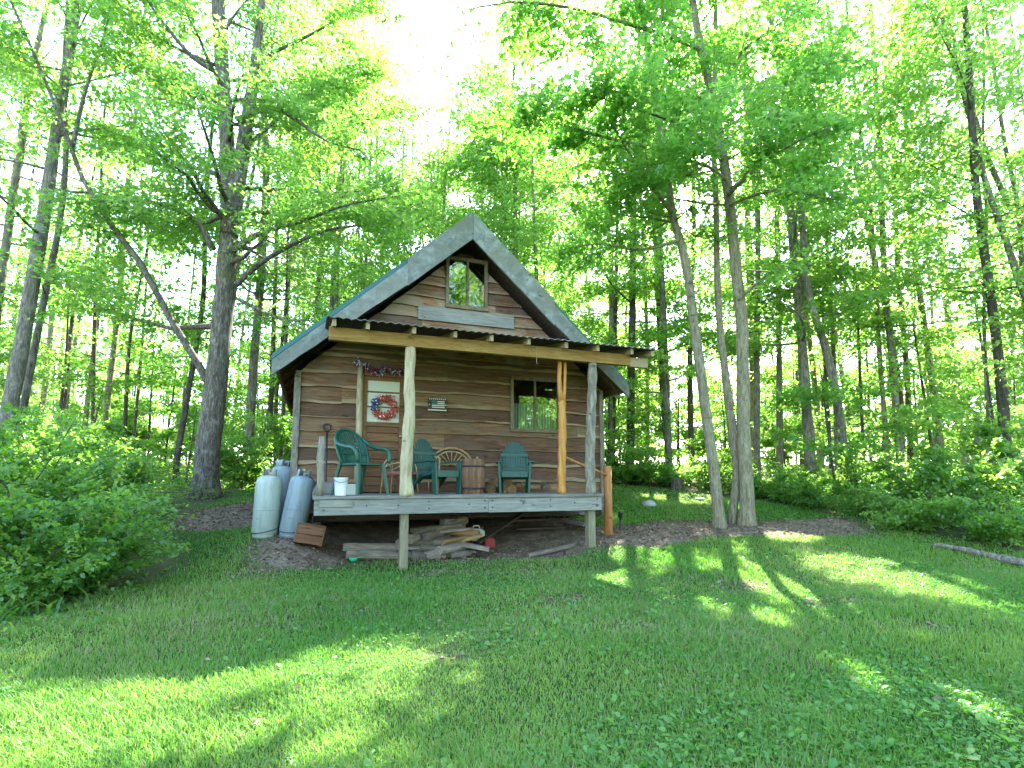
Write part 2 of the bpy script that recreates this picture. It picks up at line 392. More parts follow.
M['clover'] = leafmat('lawn_weeds', (.05, .195, .026), (.14, .30, .05), (.10, .40, .03), (.26, .52, .07), .42, .03)
M['litter'] = leafmat('dry_leaf_litter', (.085, .055, .032), (.33, .25, .165), (.1, .06, .03), (.2, .14, .08), .15, .02)

k = N('ground_soil'); v = k.coords()
n1 = k.noise(v, 3.5, 9, .7, .3); n2 = k.noise(v, 28, 6, .7); n3 = k.noise(v, .55, 5, .6)
grn = k.ramp(n1, [(.3, (.020, .042, .010)), (.55, (.038, .075, .018)), (.75, (.085, .09, .042))])
drt = k.ramp(k.math('ADD', k.math('MULTIPLY', n1, .5), k.math('MULTIPLY', n2, .5)), [(.35, (.055, .038, .024)), (.5, (.155, .115, .078)), (.66, (.30, .24, .17))])
frs = k.ramp(k.math('ADD', k.math('MULTIPLY', n1, .6), k.math('MULTIPLY', n2, .4)), [(.35, (.045, .04, .022)), (.5, (.12, .10, .06)), (.66, (.21, .175, .12))])
frs = k.mix(k.ramp(n3, [(.4, (0, 0, 0)), (.6, (.8, .8, .8))]), frs, (.05, .10, .022))
col = k.mix(k.attr('lawn'), frs, grn); col = k.mix(k.attr('dirt'), col, drt)
M['ground'] = k.principled(col, .95, n2, .7, .02, Specular_IOR_Level=.1)

# ------------------------------------------------------------------ ground sheet
def axis(fine0, fine1, step, far):
    a = list(np.arange(fine0, fine1+1e-6, step)); s_ = step; x = fine1
    while x < far: s_ *= 1.25; x += s_; a.append(x)
    s_ = step; x = fine0
    while x > -far: s_ *= 1.25; x -= s_; a.insert(0, x)
    return np.array(a)
gx, gy = axis(-9, 10, .11, 420), axis(-1, 16, .11, 420)
XX, YY = np.meshgrid(gx, gy); ZZ = gz(XX, YY)+.02*fbm(XX, YY, 9, 2.2)*sst((40-np.hypot(XX, YY))/10)
nx, ny = len(gx), len(gy)
idx = np.arange(nx*ny).reshape(ny, nx)
q = np.stack([idx[:-1, :-1], idx[:-1, 1:], idx[1:, 1:], idx[1:, :-1]], -1).reshape(-1, 4)
me = mesh_np('ground', np.stack([XX, YY, ZZ], -1).reshape(-1, 3), [q], [M['ground']],
             {'lawn': lawn_mask(XX, YY).ravel(), 'dirt': dirt_mask(XX, YY).ravel()}, smooth=True)
tag(link('ground', me), kind='structure')

# ------------------------------------------------------------------ leaf blades
KITE = (np.array([(0, 0, 0), (-.36, .42, .10), (0, 1, -.06), (.36, .42, .10)]), np.array([(0, 2, 1), (0, 3, 2)]))
LOBE = (np.array([(0, 0, 0), (-.52, .34, .06), (-.20, .46, .03), (0, 1, -.10), (.20, .46, .03), (.52, .34, .06), ]),
        np.array([(0, 2, 1), (0, 3, 2), (0, 4, 3), (0, 5, 4)]))
LANCE = (np.array([(0, 0, 0), (-.15, .45, .05), (0, 1, -.12), (.15, .45, .05)]), np.array([(0, 2, 1), (0, 3, 2)]))
def leaves_arrays(P, D, Nn, S, tmpl, rnd):
    tv, tf = tmpl; n = len(P)
    Sd = np.cross(D, Nn); Sd /= np.linalg.norm(Sd, axis=1, keepdims=True)+1e-9
    Nn = np.cross(Sd, D)
    v = P[:, None, :]+S[:, None, None]*(Sd[:, None, :]*tv[None, :, 0:1]+D[:, None, :]*tv[None, :, 1:2]+Nn[:, None, :]*tv[None, :, 2:3])
    f = (tf[None]+(np.arange(n)*len(tv))[:, None, None]).reshape(-1, 3)
    return v.reshape(-1, 3), f, np.repeat(rnd, len(tv))
def unit(a): return a/(np.linalg.norm(a, axis=1, keepdims=True)+1e-9)
def leaf_mesh(name, P, D, size, mat, tmpl=KITE, tilt=.55, jitter=.35, rng=NR, rnd=None):
    n = len(P)
    D = unit(D+rng.normal(0, jitter, (n, 3))+np.array([0, 0, -.18]))
    Nn = unit(np.array([0, 0, 1.0])+rng.normal(0, tilt, (n, 3)))
    S = size*rng.uniform(.65, 1.25, n)
    r = rng.uniform(0, 1, n) if rnd is None else rnd
    v, f, rr = leaves_arrays(P, D, Nn, S, tmpl, r)
    return mesh_np(name, v, [f], [mat], {'rnd': rr})

# ------------------------------------------------------------------ trees
def poly_interp(pts, fr):
    L = [0]
    for a, b in zip(pts, pts[1:]): L.append(L[-1]+(b-a).length)
    d = fr*L[-1]
    for i in range(len(pts)-1):
        if d <= L[i+1] or i == len(pts)-2:
            k_ = (d-L[i])/max(1e-6, L[i+1]-L[i]); return pts[i].lerp(pts[i+1], k_)
def smooth_path(pts, n):
    out = []
    for i in range(n+1):
        f = i/n*(len(pts)-1); j = min(int(f), len(pts)-2); u = f-j
        p0, p1, p2, p3 = pts[max(j-1, 0)], pts[j], pts[j+1], pts[min(j+2, len(pts)-1)]
        out.append(.5*((2*p1)+(p2-p0)*u+(2*p0-5*p1+4*p2-p3)*u*u+(3*p1-p0-3*p2+p3)*u**3))
    return out
def limb_path(rng, start, az, el, L, curve=.25, n=5):
    p = Vector(start); pts = [p.copy()]
    for i in range(n):
        el2 = el+curve*(i/n-.2)+rng.normal(0, .12); az += rng.normal(0, .16)
        p = p+Vector((math.cos(az)*math.cos(el2), math.sin(az)*math.cos(el2), math.sin(el2)))*(L/n)
        pts.append(p.copy())
    return pts
def tree(name, label, group, base, path, r0, H, seed, leafmat_, barkm, n_limbs=26, h0=.25, Lmax=3.0, leaves=9000, leaf=.11,
         tmpl=KITE, extra=(), nsides=10, twigs=False, spread=.13, limb_leaf=1.0, r_top=.25, cat='tree', flare=1.5, cap=None, up=.0, bias=None, thin=0.0, front=1.0):
    rng = np.random.default_rng(seed); random.seed(seed)
    base = Vector(base); path = [Vector(p) for p in path]
    root = empty(name, base, label=label, cat=cat, group=group)
    while path[-1].z-base.z < H:        # go on upwards past the last given point
        d = (path[-1]-path[-2]).normalized() if len(path) > 1 else Vector((0, 0, 1))
        d = (d+Vector((rng.normal(0, .05), rng.normal(0, .05), .25))).normalized()
        path.append(path[-1]+d*min(2.0, max(.3, H-(path[-1].z-base.z)+.05)))
    sp = smooth_path(path, max(10, len(path)*4))
    m = len(sp); tb = MB()
    rad = [r0*((1-i/(m-1))*(1-r_top)+r_top) for i in range(m)]
    rad[0] *= flare; rad[1] *= 1+(flare-1)*.35
    loc_sp = [p-base for p in sp]; loc_sp[0].z -= .25
    tb.tube(loc_sp, rad, nsides, wob=.16)
    limbs = []
    hts = sorted(rng.uniform(h0, .97, n_limbs)); az = rng.uniform(0, 6.28)
    for h in hts:
        az += 2.4+rng.normal(0, .4)
        a2 = az if bias is None or rng.uniform() > .45 else bias+rng.normal(0, .6)
        fr = (h-h0)/(1-h0)
        L = Lmax*(.55+.75*math.sin(math.pi*min(1, .15+.85*fr)))*rng.uniform(.65, 1.15)*(1-.35*fr)
        if math.sin(a2) < -.25: L *= front
        st = poly_interp(sp, h); el = .12+up+.75*fr+rng.normal(0, .12)
        limbs.append((limb_path(rng, st, a2, el, L), r0*(1-h*.75)*.32, 1.0))
    for ex in extra:
        pts, rr, lf = ex; limbs.append((smooth_path([Vector(p) for p in pts], 10), rr, lf))
    TS, TD, TL, TW = [], [], [], []
    for pts, rr, lf in limbs:
        mm = len(pts); tb.tube([p-base for p in pts], [max(.006, rr*(1-.85*i/(mm-1))) for i in range(mm)], 6 if rr > .03 else 4, wob=.1)
        L = sum((b-a).length for a, b in zip(pts, pts[1:]))
        nt = max(3, int(L/.22*lf)) if lf > 0 else 0
        for t_ in range(nt):
            f = rng.uniform(.18, 1.0); s_ = poly_interp(pts, f); s2 = poly_interp(pts, min(1, f+.05))-poly_interp(pts, max(0, f-.05))
            az2 = math.atan2(s2.y, s2.x)+rng.choice((-1, 1))*rng.uniform(.4, 1.25)
            e2 = rng.normal(.05, .2); l2 = rng.uniform(.45, 1.45)*(1.15-.5*f)*min(1.35, L/2.0)
            d2 = Vector((math.cos(az2)*math.cos(e2), math.sin(az2)*math.cos(e2), math.sin(e2)))
            TS.append(s_); TD.append(d2); TL.append(l2); TW.append(l2*lf)
            if twigs: tb.tube([s_-base, s_+d2*l2*.55+Vector((0, 0, .02))-base, s_+d2*l2-Vector((0, 0, .08*l2))-base], [.008, .006, .003], 3, caps=False)
    tb.build('trunk', barkm, root, smooth=True)
    TS = np.array([tuple(x) for x in TS]); TD = np.array([tuple(x) for x in TD]); TL = np.array(TL); TW = np.array(TW)
    ix = rng.choice(len(TS), leaves, p=TW/TW.sum()); s_ = rng.uniform(.1, 1.12, leaves)
    P = TS[ix]+TD[ix]*(TL[ix]*s_)[:, None]; P[:, 2] -= .12*TL[ix]*s_**2
    P += rng.normal(0, 1, (leaves, 3))*np.array([spread, spread, spread*.5])
    keep = ~lit_gap(P) & ~in_cabin(P)
    if thin: keep &= ~((P[:, 2]-base.z > 7.5) & (P[:, 1] > 14) & (rng.uniform(0, 1, len(P)) < thin))
    if cap: keep &= cap(P)
    P = P[keep]; ix = ix[keep]
    D = TD[ix]+rng.normal(0, .5, (len(P), 3))
    tr_ = rng.uniform(0, 1, len(TS))
    rnd = np.clip(tr_[ix]*.55+rng.uniform(0, .45, len(P)), 0, 1)
    link('crown', leaf_mesh('crown', P-np.array(tuple(base)), D, leaf, leafmat_, tmpl, rng=rng, rnd=rnd), root)
    return root
def pix_path(pts, Y0, Y1):
    n = len(pts); return [at(x, y, Y0+(Y1-Y0)*i/max(1, n-1)) for i, (x, y) in enumerate(pts)]
def gap_top(P):      # the open piece of sky above the cabin, frayed at its edge
    rx = P[:, 0]/np.maximum(P[:, 1], .1); rz = (P[:, 2]-CZ)/np.maximum(P[:, 1], .1)
    w = .085*np.clip((rz-.80)/.12, 0, 1)+.03*np.clip((rz-.92)/.2, 0, 1)
    return np.abs(rx+.165-.12*(rz-.85)) > w*(1+.5*np.sin(P[:, 2]*2.1+P[:, 0]*1.3)+NR.normal(0, .3, len(P)))
LAB_T1 = 'big rough-barked forked maple with a long side limb, left of the cabin'
b = gr(205, 497); Y = b.y
tree('maple_tree', LAB_T1, None, b, [b]+pix_path([(208, 450), (214, 400), (224, 300), (229, 215), (226, 120), (218, 0)], Y, Y+.3), .27, 17, 21, M['leaf_maple'], M['bark_maple'],
     n_limbs=34, h0=.22, Lmax=3.9, leaves=46000, leaf=.105, tmpl=LOBE, nsides=16, twigs=True, front=.55, cap=gap_top, r_top=.3,
     extra=[(pix_path([(229, 235), (243, 150), (256, 60), (262, 0), (270, -80)], Y+.1, Y+.4), .22, .6),
            (pix_path([(216, 398), (196, 360), (165, 310), (130, 245), (95, 205), (72, 150), (50, 92), (28, 40), (8, -5), (-10, -50)], Y, Y-.8), .085, .7),
            (pix_path([(72, 150), (85, 92), (106, 28), (112, -20)], Y-.45, Y-.6), .05, .7),
            (pix_path([(234, 250), (262, 232), (300, 222), (345, 205), (400, 196)], Y, Y-1.2), .07, 1.2),
            (pix_path([(236, 285), (262, 262), (310, 236), (350, 226), (390, 228)], Y, Y+.8), .07, 1.2),
            (pix_path([(213, 250), (195, 220), (165, 205), (125, 200), (70, 204)], Y, Y-1), .08, 1.2),
            (pix_path([(213, 70), (190, 55), (160, 18), (140, -10)], Y, Y-.5), .07, 1),
            (pix_path([(238, 120), (275, 108), (325, 140), (360, 150)], Y, Y-1.0), .07, 1.1),
            (pix_path([(256, 60), (300, 40), (345, 15), (380, -10)], Y+.2, Y+.4), .05, 1.3),
            (pix_path([(243, 150), (300, 100), (345, 78), (375, 70)], Y+.2, Y+1.4), .05, 1.3),
            (pix_path([(240, 300), (285, 320), (330, 318)], Y, Y-.6), .04, 1.1)])

b = gr(720, 528); Y = b.y
tree('maple_tree', 'pale slim trunk leaning left, foremost of three in the bare patch beside the cabin', None, b,
     [b]+pix_path([(716, 490), (708, 430), (695, 330), (685, 260), (673, 215), (664, 150), (650, 60), (640, 0)], Y, Y+.5), .105, 14, 5, M['leaf_near'], M['bark_pale'],
     n_limbs=20, h0=.40, Lmax=2.6, leaves=15000, leaf=.11, tmpl=LOBE, nsides=14, twigs=True, front=.6, cap=gap_top, r_top=.42, flare=1.5,
     extra=[(pix_path([(672, 213), (652, 186), (629, 153), (610, 120)], Y, Y-1.2), .045, 1.4),
            (pix_path([(664, 150), (612, 139), (552, 123), (515, 128)], Y, Y-2.0), .04, 1.5),
            (pix_path([(680, 240), (640, 250), (600, 244), (560, 250)], Y, Y+.6), .04, 1.2)])
b = gr(747, 526); Y = b.y
tree('maple_tree', 'stout pale trunk, rightmost of the three standing in the bare patch right of the cabin', None, b,
     [b]+pix_path([(746, 480), (743, 420), (742, 330), (735, 260), (728, 190), (715, 110), (700, 45), (693, 0)], Y, Y+.3), .135, 15, 6, M['leaf_near'], M['bark_pale'],
     n_limbs=22, h0=.42, Lmax=2.8, leaves=17000, leaf=.115, tmpl=LOBE, nsides=14, twigs=True, front=.6, cap=gap_top, r_top=.42, flare=1.6,
     extra=[(pix_path([(728, 195), (760, 165), (800, 140), (830, 128)], Y, Y-1.9), .045, 1.5),
            (pix_path([(722, 160), (690, 130), (640, 110), (590, 95)], Y, Y-2.2), .045, 1.5),
            (pix_path([(730, 205), (755, 195), (790, 190), (825, 200)], Y, Y-1.4), .04, 1.5),
            (pix_path([(726, 180), (705, 165), (670, 160), (645, 172)], Y, Y-1.6), .04, 1.3),
            (pix_path([(702, 50), (679, 40), (632, 25), (572, 8), (510, 2), (452, 14)], Y, Y-1.6), .055, 1.3),
            (pix_path([(715, 110), (735, 60), (770, 30), (800, 10)], Y, Y-1), .05, 1.3),
            (pix_path([(738, 300), (775, 270), (815, 262)], Y, Y-.4), .03, 1.2)])
b2 = b+Vector((-.22, .18, 0))
tree('maple_tree', 'middle darker trunk joined at the foot of the stout pale one right of the cabin', None, b2,
     [b2]+pix_path([(737, 470), (733, 440), (725, 370), (718, 300), (716, 200), (713, 120), (716, 40)], Y+.2, Y+.9), .088, 14, 8, M['leaf_near'], M['bark_pale'],
     n_limbs=20, h0=.42, Lmax=2.4, leaves=12000, leaf=.11, tmpl=LOBE, nsides=12, twigs=True, cap=gap_top, r_top=.45, flare=1.1)

# slim trunks one can tell apart: (path pixels, distance, width px, bark, label)
GREY, DARK, PALE = 'bark_grey', 'bark_dark', 'bark_pale'
SLIM = [
 ([(6, 430), (26, 320), (46, 200), (58, 120), (75, 20)], 11.0, 24, GREY, 'thick mossy trunk leaning right at the far left edge, behind the big shrub'),
 ([(20, 428), (42, 310), (60, 220), (66, 150)], 11.4, 11, GREY, 'thin pale trunk leaning beside the thick mossy one at the far left'),
 ([(62, 420), (72, 320), (80, 240)], 17, 7, DARK, 'thin dark trunk just right of the leaning pair at the far left'),
 ([(86, 415), (99, 305), (108, 180)], 18, 8, GREY, 'slim grey trunk leaning right, behind the big shrub'),
 ([(106, 415), (119, 300), (128, 180)], 16, 10, PALE, 'sunlit pale straight trunk behind the big shrub'),
 ([(135, 425), (144, 320), (150, 200)], 19, 5, DARK, 'pencil-thin dark trunk left of the big forked maple'),
 ([(178, 452), (192, 370), (203, 300), (206, 200)], 14.5, 10, DARK, 'dark slim trunk close behind the left of the big forked maple'),
 ([(252, 390), (262, 260), (266, 170), (262, 60)], 15.5, 15, GREY, 'grey trunk just right of the big forked maple'),
 ([(272, 375), (276, 260), (279, 150)], 18, 9, DARK, 'dark narrow trunk between the forked maple and the cabin eave'),
 ([(317, 300), (325, 215), (329, 120)], 20, 9, GREY, 'slim straight trunk rising behind the left roof edge'),
 ([(333, 290), (341, 215), (347, 120)], 18.5, 10, GREY, 'rough grey trunk rising behind the left slope of the roof'),
 ([(398, 250), (402, 190), (404, 130)], 22, 6, GREY, 'thin trunk far behind the middle of the left roof slope'),
 ([(500, 270), (505, 215), (507, 140)], 21, 8, DARK, 'dark trunk rising just right of the roof peak'),
 ([(516, 280), (519, 220), (523, 140)], 23, 6, GREY, 'second trunk right of the roof peak, thin and grey'),
 ([(613, 462), (615, 340), (617, 220)], 17, 8, DARK, 'dark trunk nearest the right eave of the cabin'),
 ([(630, 466), (632, 330), (634, 200)], 16.5, 14, DARK, 'thick dark trunk behind the cedar newel post'),
 ([(647, 466), (647, 340), (642, 220)], 19, 7, GREY, 'thin grey trunk in the shade right of the thick dark one'),
 ([(669, 476), (665, 350), (660, 240)], 16, 13, GREY, 'shaded trunk left of the pale leaning trunk right of the cabin'),
 ([(692, 472), (690, 350), (694, 240)], 18, 10, DARK, 'dark trunk seen behind the pale leaning trunk right of the cabin'),
 ([(757, 486), (757, 350), (758, 230)], 15, 10, GREY, 'straight trunk just right of the stout pale one'),
 ([(780, 488), (779, 350), (777, 220)], 15.5, 10, GREY, 'straight slim trunk at the left end of the shrub row'),
 ([(813, 494), (806, 400), (799, 300), (790, 200), (788, 90)], 13.5, 17, GREY, 'thick grey straight trunk rising from the shrub row'),
 ([(847, 503), (840, 420), (826, 350), (808, 290), (800, 200)], 12.6, 14, GREY, 'leaning trunk bending left, out of the shrub row'),
 ([(838, 480), (834, 361), (825, 215), (820, 100)], 15, 9, GREY, 'upright speckled trunk behind the leaning trunk in the shrub row'),
 ([(890, 482), (880, 361), (870, 200), (857, 110), (846, 0)], 14.5, 9, PALE, 'tall thin pale trunk reaching the top of the view above the shrub row'),
 ([(903, 490), (892, 361), (884, 270), (880, 150)], 14, 11, GREY, 'slim trunk behind the middle of the shrub row, moss at its foot'),
 ([(912, 485), (906, 361), (897, 265), (893, 150)], 16, 9, DARK, 'dark thin trunk between two grey ones over the shrub row'),
 ([(940, 490), (934, 400), (918, 280), (909, 200), (905, 80)], 15, 11, GREY, 'grey trunk with upright fork over the right part of the shrub row'),
 ([(996, 530), (991, 455), (986, 380), (984, 300)], 12, 6, GREY, 'thin mottled pole beside the bleached snag'),
 ([(1060, 380), (1023, 290), (1004, 235), (985, 180), (965, 100), (945, 30)], 11.5, 13, GREY, 'dark trunk leaning inward at the right edge of the view'),
 ([(1040, 250), (1012, 210), (985, 150), (968, 90)], 12.5, 10, GREY, 'second leaning limb-like trunk at the top right edge'),
]
for i, (pp, Y, wpx, bk, lab) in enumerate(SLIM):
    pts = pix_path(pp, Y, Y+.6)
    bx, by = pts[0].x, pts[0].y
    p0 = Vector((bx, by, G(bx, by)))
    if p0.z > pts[0].z-.05: pts = pts[1:]
    if i >= 29: p0 = Vector((bx+1.2, by, G(bx+1.2, by)))
    px_mid = pp[1][0]
    H = 16+3*math.sin(i*2.1) if not (300 < px_mid < 530) else .70*Y
    near = Y < 13; side = not (-5 < bx < 9.5)
    tree('woodland_tree', lab, 'slim woodland trees around the cabin', p0, [p0]+pts, wpx*.66*Y/536/2, H, 100+i, M['leaf_wood' if i % 3 else 'leaf_maple'], M[bk],
         n_limbs=22, h0=.22, Lmax=2.4, leaves=7500 if side else 11000, leaf=.115 if near else .125, nsides=9, cap=gap_top, r_top=.35, flare=1.3, twigs=False, thin=(.75 if side else .45) if not 300 < px_mid < 530 else 0)

# the crowd of trees behind
GL = {'l': ('slim tree in the crowded sunlit woods left of the cabin', 'background trees in the woods left of the cabin'),
      'c': ('slim tree in the crowded woods behind the cabin roof', 'background trees in the woods behind the cabin'),
      'r': ('slim tree in the crowded shaded woods right of the cabin', 'background trees in the woods right of the cabin')}
spots = []
rg = np.random.default_rng(77)
taken = []
tries = 0
while len(spots) < 96 and tries < 9000:
    tries += 1
    Y = rg.uniform(11.5, 44)**1.0; X = rg.uniform(-1.02*Y-2, 1.02*Y+2)
    t, p = loc(X, Y)
    if -3.2 < t < 5.6 and p < 9.2: continue
    if 0 < X < 7.5 and Y < 15.5: continue
    if -9 < X <= 0 and Y < 14: continue
    if lawn_mask(np.array([X]), np.array([Y]))[0] > .1: continue
    md = 1.9 if Y < 25 else 2.6
    if any((X-a)**2+(Y-b_)**2 < md*md for a, b_ in taken): continue
    taken.append((X, Y)); spots.append((X, Y))
for i, (X, Y) in enumerate(spots):
    pxx = PX+F*X/Y
    reg = 'l' if pxx < 262 else ('c' if pxx < 620 else 'r')
    p0 = Vector((X, Y, G(X, Y))); lean = Vector((rg.normal(0, .05), rg.normal(0, .05), 1))
    H = rg.uniform(14, 20)
    if 355 < pxx < 500: H = min(H, ((.76 if pxx > 385 else .95)*Y))
    far = Y > 24
    tree('woodland_tree', GL[reg][0], GL[reg][1], p0, [p0, p0+lean*3+Vector((rg.normal(0, .1), 0, 0)), p0+lean*7], rg.uniform(.05, .125), H, 300+i,
         M['leaf_wood' if i % 4 else 'leaf_maple'], M[(GREY, DARK, GREY, PALE)[i % 4]], n_limbs=18, h0=.28, Lmax=2.7, leaves=int((6500 if far else 8500)*(1.25 if 300 < pxx < 530 else 1 if -5 < X < 10 else .62)),
         leaf=.18 if far else .135, nsides=7, cap=gap_top, r_top=.3, flare=1.2, spread=.2, thin=0 if 310 < pxx < 530 else (.5 if -5 < X < 10 else .8))

# trees across the clearing, mirrored in the window panes
for i, (X, Y) in enumerate(((13, -8), (17, -13.5), (17, -5), (20.5, -7), (23.5, -11), (20, -11), (26, -13), (9, -17), (14, -12), (14.5, -20), (20, -15), (22, -23), (27, -19), (6, -23), (17, -29))):
    p0 = Vector((X, Y, G(X, Y)))
    tree('woodland_tree', 'tree across the clearing, seen only mirrored in the cabin windows', 'trees across the clearing mirrored in the windows', p0, [p0, p0+Vector((.2, 0, 5))], .2, 17+2*math.sin(i*2), 900+i, M['leaf_wood'], M[GREY],
         n_limbs=30, h0=.03, Lmax=3.6, leaves=11000, leaf=.26, nsides=7, flare=1.2, spread=.3)
# crowns that close the view right behind the roof
for i, (pxx, Y, ty) in enumerate(((330, 18, -20), (362, 20, 35), (398, 22, 95), (438, 21, 112), (474, 23, 108), (506, 20, 62), (536, 18.5, -10), (300, 22, -20))):
    p0 = at(pxx, 400, Y); p0.z = G(p0.x, p0.y); H = at(pxx, ty, Y).z-p0.z
    tree('woodland_tree', GL['c'][0], GL['c'][1], p0, [p0, p0+Vector((.1, 0, 3)), p0+Vector((.05*(-1)**i, .1, 7))], .085, H, 1200+i, M['leaf_wood' if i % 2 else 'leaf_maple'], M[(GREY, PALE)[i % 2]],
         n_limbs=26, h0=.32, Lmax=2.9, leaves=13000, leaf=.125, nsides=7, cap=gap_top, r_top=.18, flare=1.2, spread=.18)

# understorey saplings
SL = {'l': ('young leafy sapling in the sunlit undergrowth left of the cabin', 'saplings left of the cabin'),
      'c': ('young leafy sapling in the woods just behind the cabin', 'saplings behind the cabin'),
      'r': ('young leafy sapling in the shade between trunks right of the cabin', 'saplings right of the cabin')}
n_s = 0; tries = 0; tk = []
while n_s < 130 and tries < 12000:
    tries += 1
    Y = rg.uniform(10.5, 33); X = rg.uniform(-1.0*Y-1, 1.0*Y+1); t, p = loc(X, Y)
    if -3.0 < t < 5.4 and p < 9.0: continue
    if -.5 < X < 7.3 and Y < 15.2: continue
    if -8.6 < X <= -.5 and Y < 14.0: continue
    if any((X-a)**2+(Y-b_)**2 < 1.3 for a, b_ in tk): continue
    tk.append((X, Y)); n_s += 1
    pxx = PX+F*X/Y; reg = 'l' if pxx < 262 else ('c' if pxx < 620 else 'r')
    p0 = Vector((X, Y, G(X, Y))); H = rg.uniform(2.0, 4.5) if n_s % 3 else rg.uniform(4.5, 8.0)
    tree('sapling', SL[reg][0], SL[reg][1], p0, [p0, p0+Vector((rg.normal(0, .1), rg.normal(0, .1), H*.5))], .025+.005*H, H, 700+n_s, M['leaf_wood' if n_s % 2 else 'leaf_shrub'], M['bark_dark'],
         n_limbs=11, h0=.15, Lmax=1.2+.12*H, leaves=int(2300+330*H), leaf=.115 if Y < 18 else .14, nsides=5, r_top=.3, flare=1.1, spread=.12)

# ------------------------------------------------------------------ shrubs and low growth
def shrub(label, X, Y, r, h, seed, leaves=9000, leaf=.06, group=None, mat='leaf_shrub', tmpl=KITE, stems=14, name='shrub'):
    rng = np.random.default_rng(seed); b = Vector((X, Y, G(X, Y))); root = empty(name, b, label=label, cat='shrub', group=group)
    tb = MB(); TS, TD, TL = [], [], []
    for i in range(stems):
        az = rng.uniform(0, 6.28); el = rng.uniform(.45, 1.35); L = math.hypot(r*math.cos(el), h*math.sin(el))*rng.uniform(.7, 1.1)
        pts = limb_path(rng, Vector((rng.normal(0, .1*r), rng.normal(0, .1*r), -.05)), az, el, L, -.35, 5)
        tb.tube(pts, [.016-.0022*k_ for k_ in range(6)], 5, wob=.1)
        for k_ in range(int(12+L*12)):
            f = rng.uniform(.15, 1); s_ = poly_interp(pts, f); a2 = az+rng.normal(0, 1.0); e2 = rng.normal(.15, .3)
            TS.append(tuple(s_)); TD.append((math.cos(a2)*math.cos(e2), math.sin(a2)*math.cos(e2), math.sin(e2))); TL.append(rng.uniform(.12, .5)*(.5+.4*r))
    tb.build('stem', M['bark_dark'], root, smooth=True)
    TS, TD, TL = np.array(TS), np.array(TD), np.array(TL)
    ix = rng.integers(0, len(TS), leaves); s_ = rng.uniform(.1, 1.1, leaves)
    P = TS[ix]+TD[ix]*(TL[ix]*s_)[:, None]; P += rng.normal(0, 1, P.shape)*np.array([.05, .05, .03])
    PW = P+np.array(tuple(b)); keep = (P[:, 2] > .02) & ~in_cabin(PW); P, ix = P[keep], ix[keep]
    tr_ = rng.uniform(0, 1, len(TS)); rnd = np.clip(tr_[ix]*.6+rng.uniform(0, .4, len(P)), 0, 1)
    link('foliage', leaf_mesh('foliage', P, TD[ix]+rng.normal(0, .45, P.shape), leaf, M[mat], tmpl, rng=rng, rnd=rnd), root)
    return root
shrub('broad shrub with bare lower stems, foremost of those at the left edge of the lawn', -5.05, 5.95, .85, 1.7, 1, 14000, .062, stems=20)
shrub('tall dense shrub at the far left edge of the view, behind the reedy clump', -6.25, 6.4, 1.4, 2.15, 2, 19000, .065, stems=22)
shrub('rounded shrub behind the broad bare-stemmed one left of the lawn', -6.5, 7.7, 1.15, 2.1, 3, 17000, .068, stems=20)
shrub('bright shrub in front of the leaning pair of trunks at the far left', -8.1, 8.6, 1.6, 2.3, 4, 16000, .075, stems=18)
shrub('low bright bush left of the foot of the big forked maple', -7.7, 9.8, 1.1, 1.3, 5, 8000, .075)
shrub('sunlit bush behind the right foot of the big forked maple', -6.3, 13.6, 1.4, 1.7, 6, 9000, .09)
shrub('sunlit bush close to the left rear corner of the cabin', -5.9, 15.4, 1.5, 2.0, 7, 9000, .10)
RS = [(7.9, 8.9, .9, .75), (8.9, 9.4, 1.0, 1.0), (7.3, 9.9, .9, .85), (8.4, 10.6, 1.1, 1.15), (7.0, 10.9, .8, .75), (9.7, 10.6, 1.2, 1.2), (7.6, 11.8, 1.1, 1.1), (6.6, 12.0, .85, .8),
      (9.0, 12.4, 1.2, 1.3), (6.2, 13.0, .9, .9), (5.4, 13.9, .9, .8), (7.3, 13.4, 1.2, 1.2), (4.5, 14.7, .9, .75), (10.6, 9.2, 1.2, 1.2), (3.4, 15.3, .9, .8), (11.4, 11.8, 1.4, 1.5), (5.9, 15.2, 1.1, 1.1), (2.4, 16.2, 1.0, 1.0)]
for i, (X, Y, r_, h_) in enumerate(RS):
    h_ *= (.75, 1.25, .95, 1.5, .7, 1.1, 1.35)[i % 7]; r_ *= (1.1, .85, 1, .75, 1.15)[i % 5]
    shrub('leafy low shrub in the continuous row along the right edge of the lawn', X, Y, r_, h_, 40+i, 5200 if Y < 12 else 4200, (.06, .085, .07, .10)[i % 4]+.002*(Y-8), 'shrub row along the right edge of the lawn', mat=('leaf_shrub', 'leaf_under', 'leaf_wood')[i % 3], stems=10, tmpl=(KITE, LOBE, LANCE)[i*5 % 3])
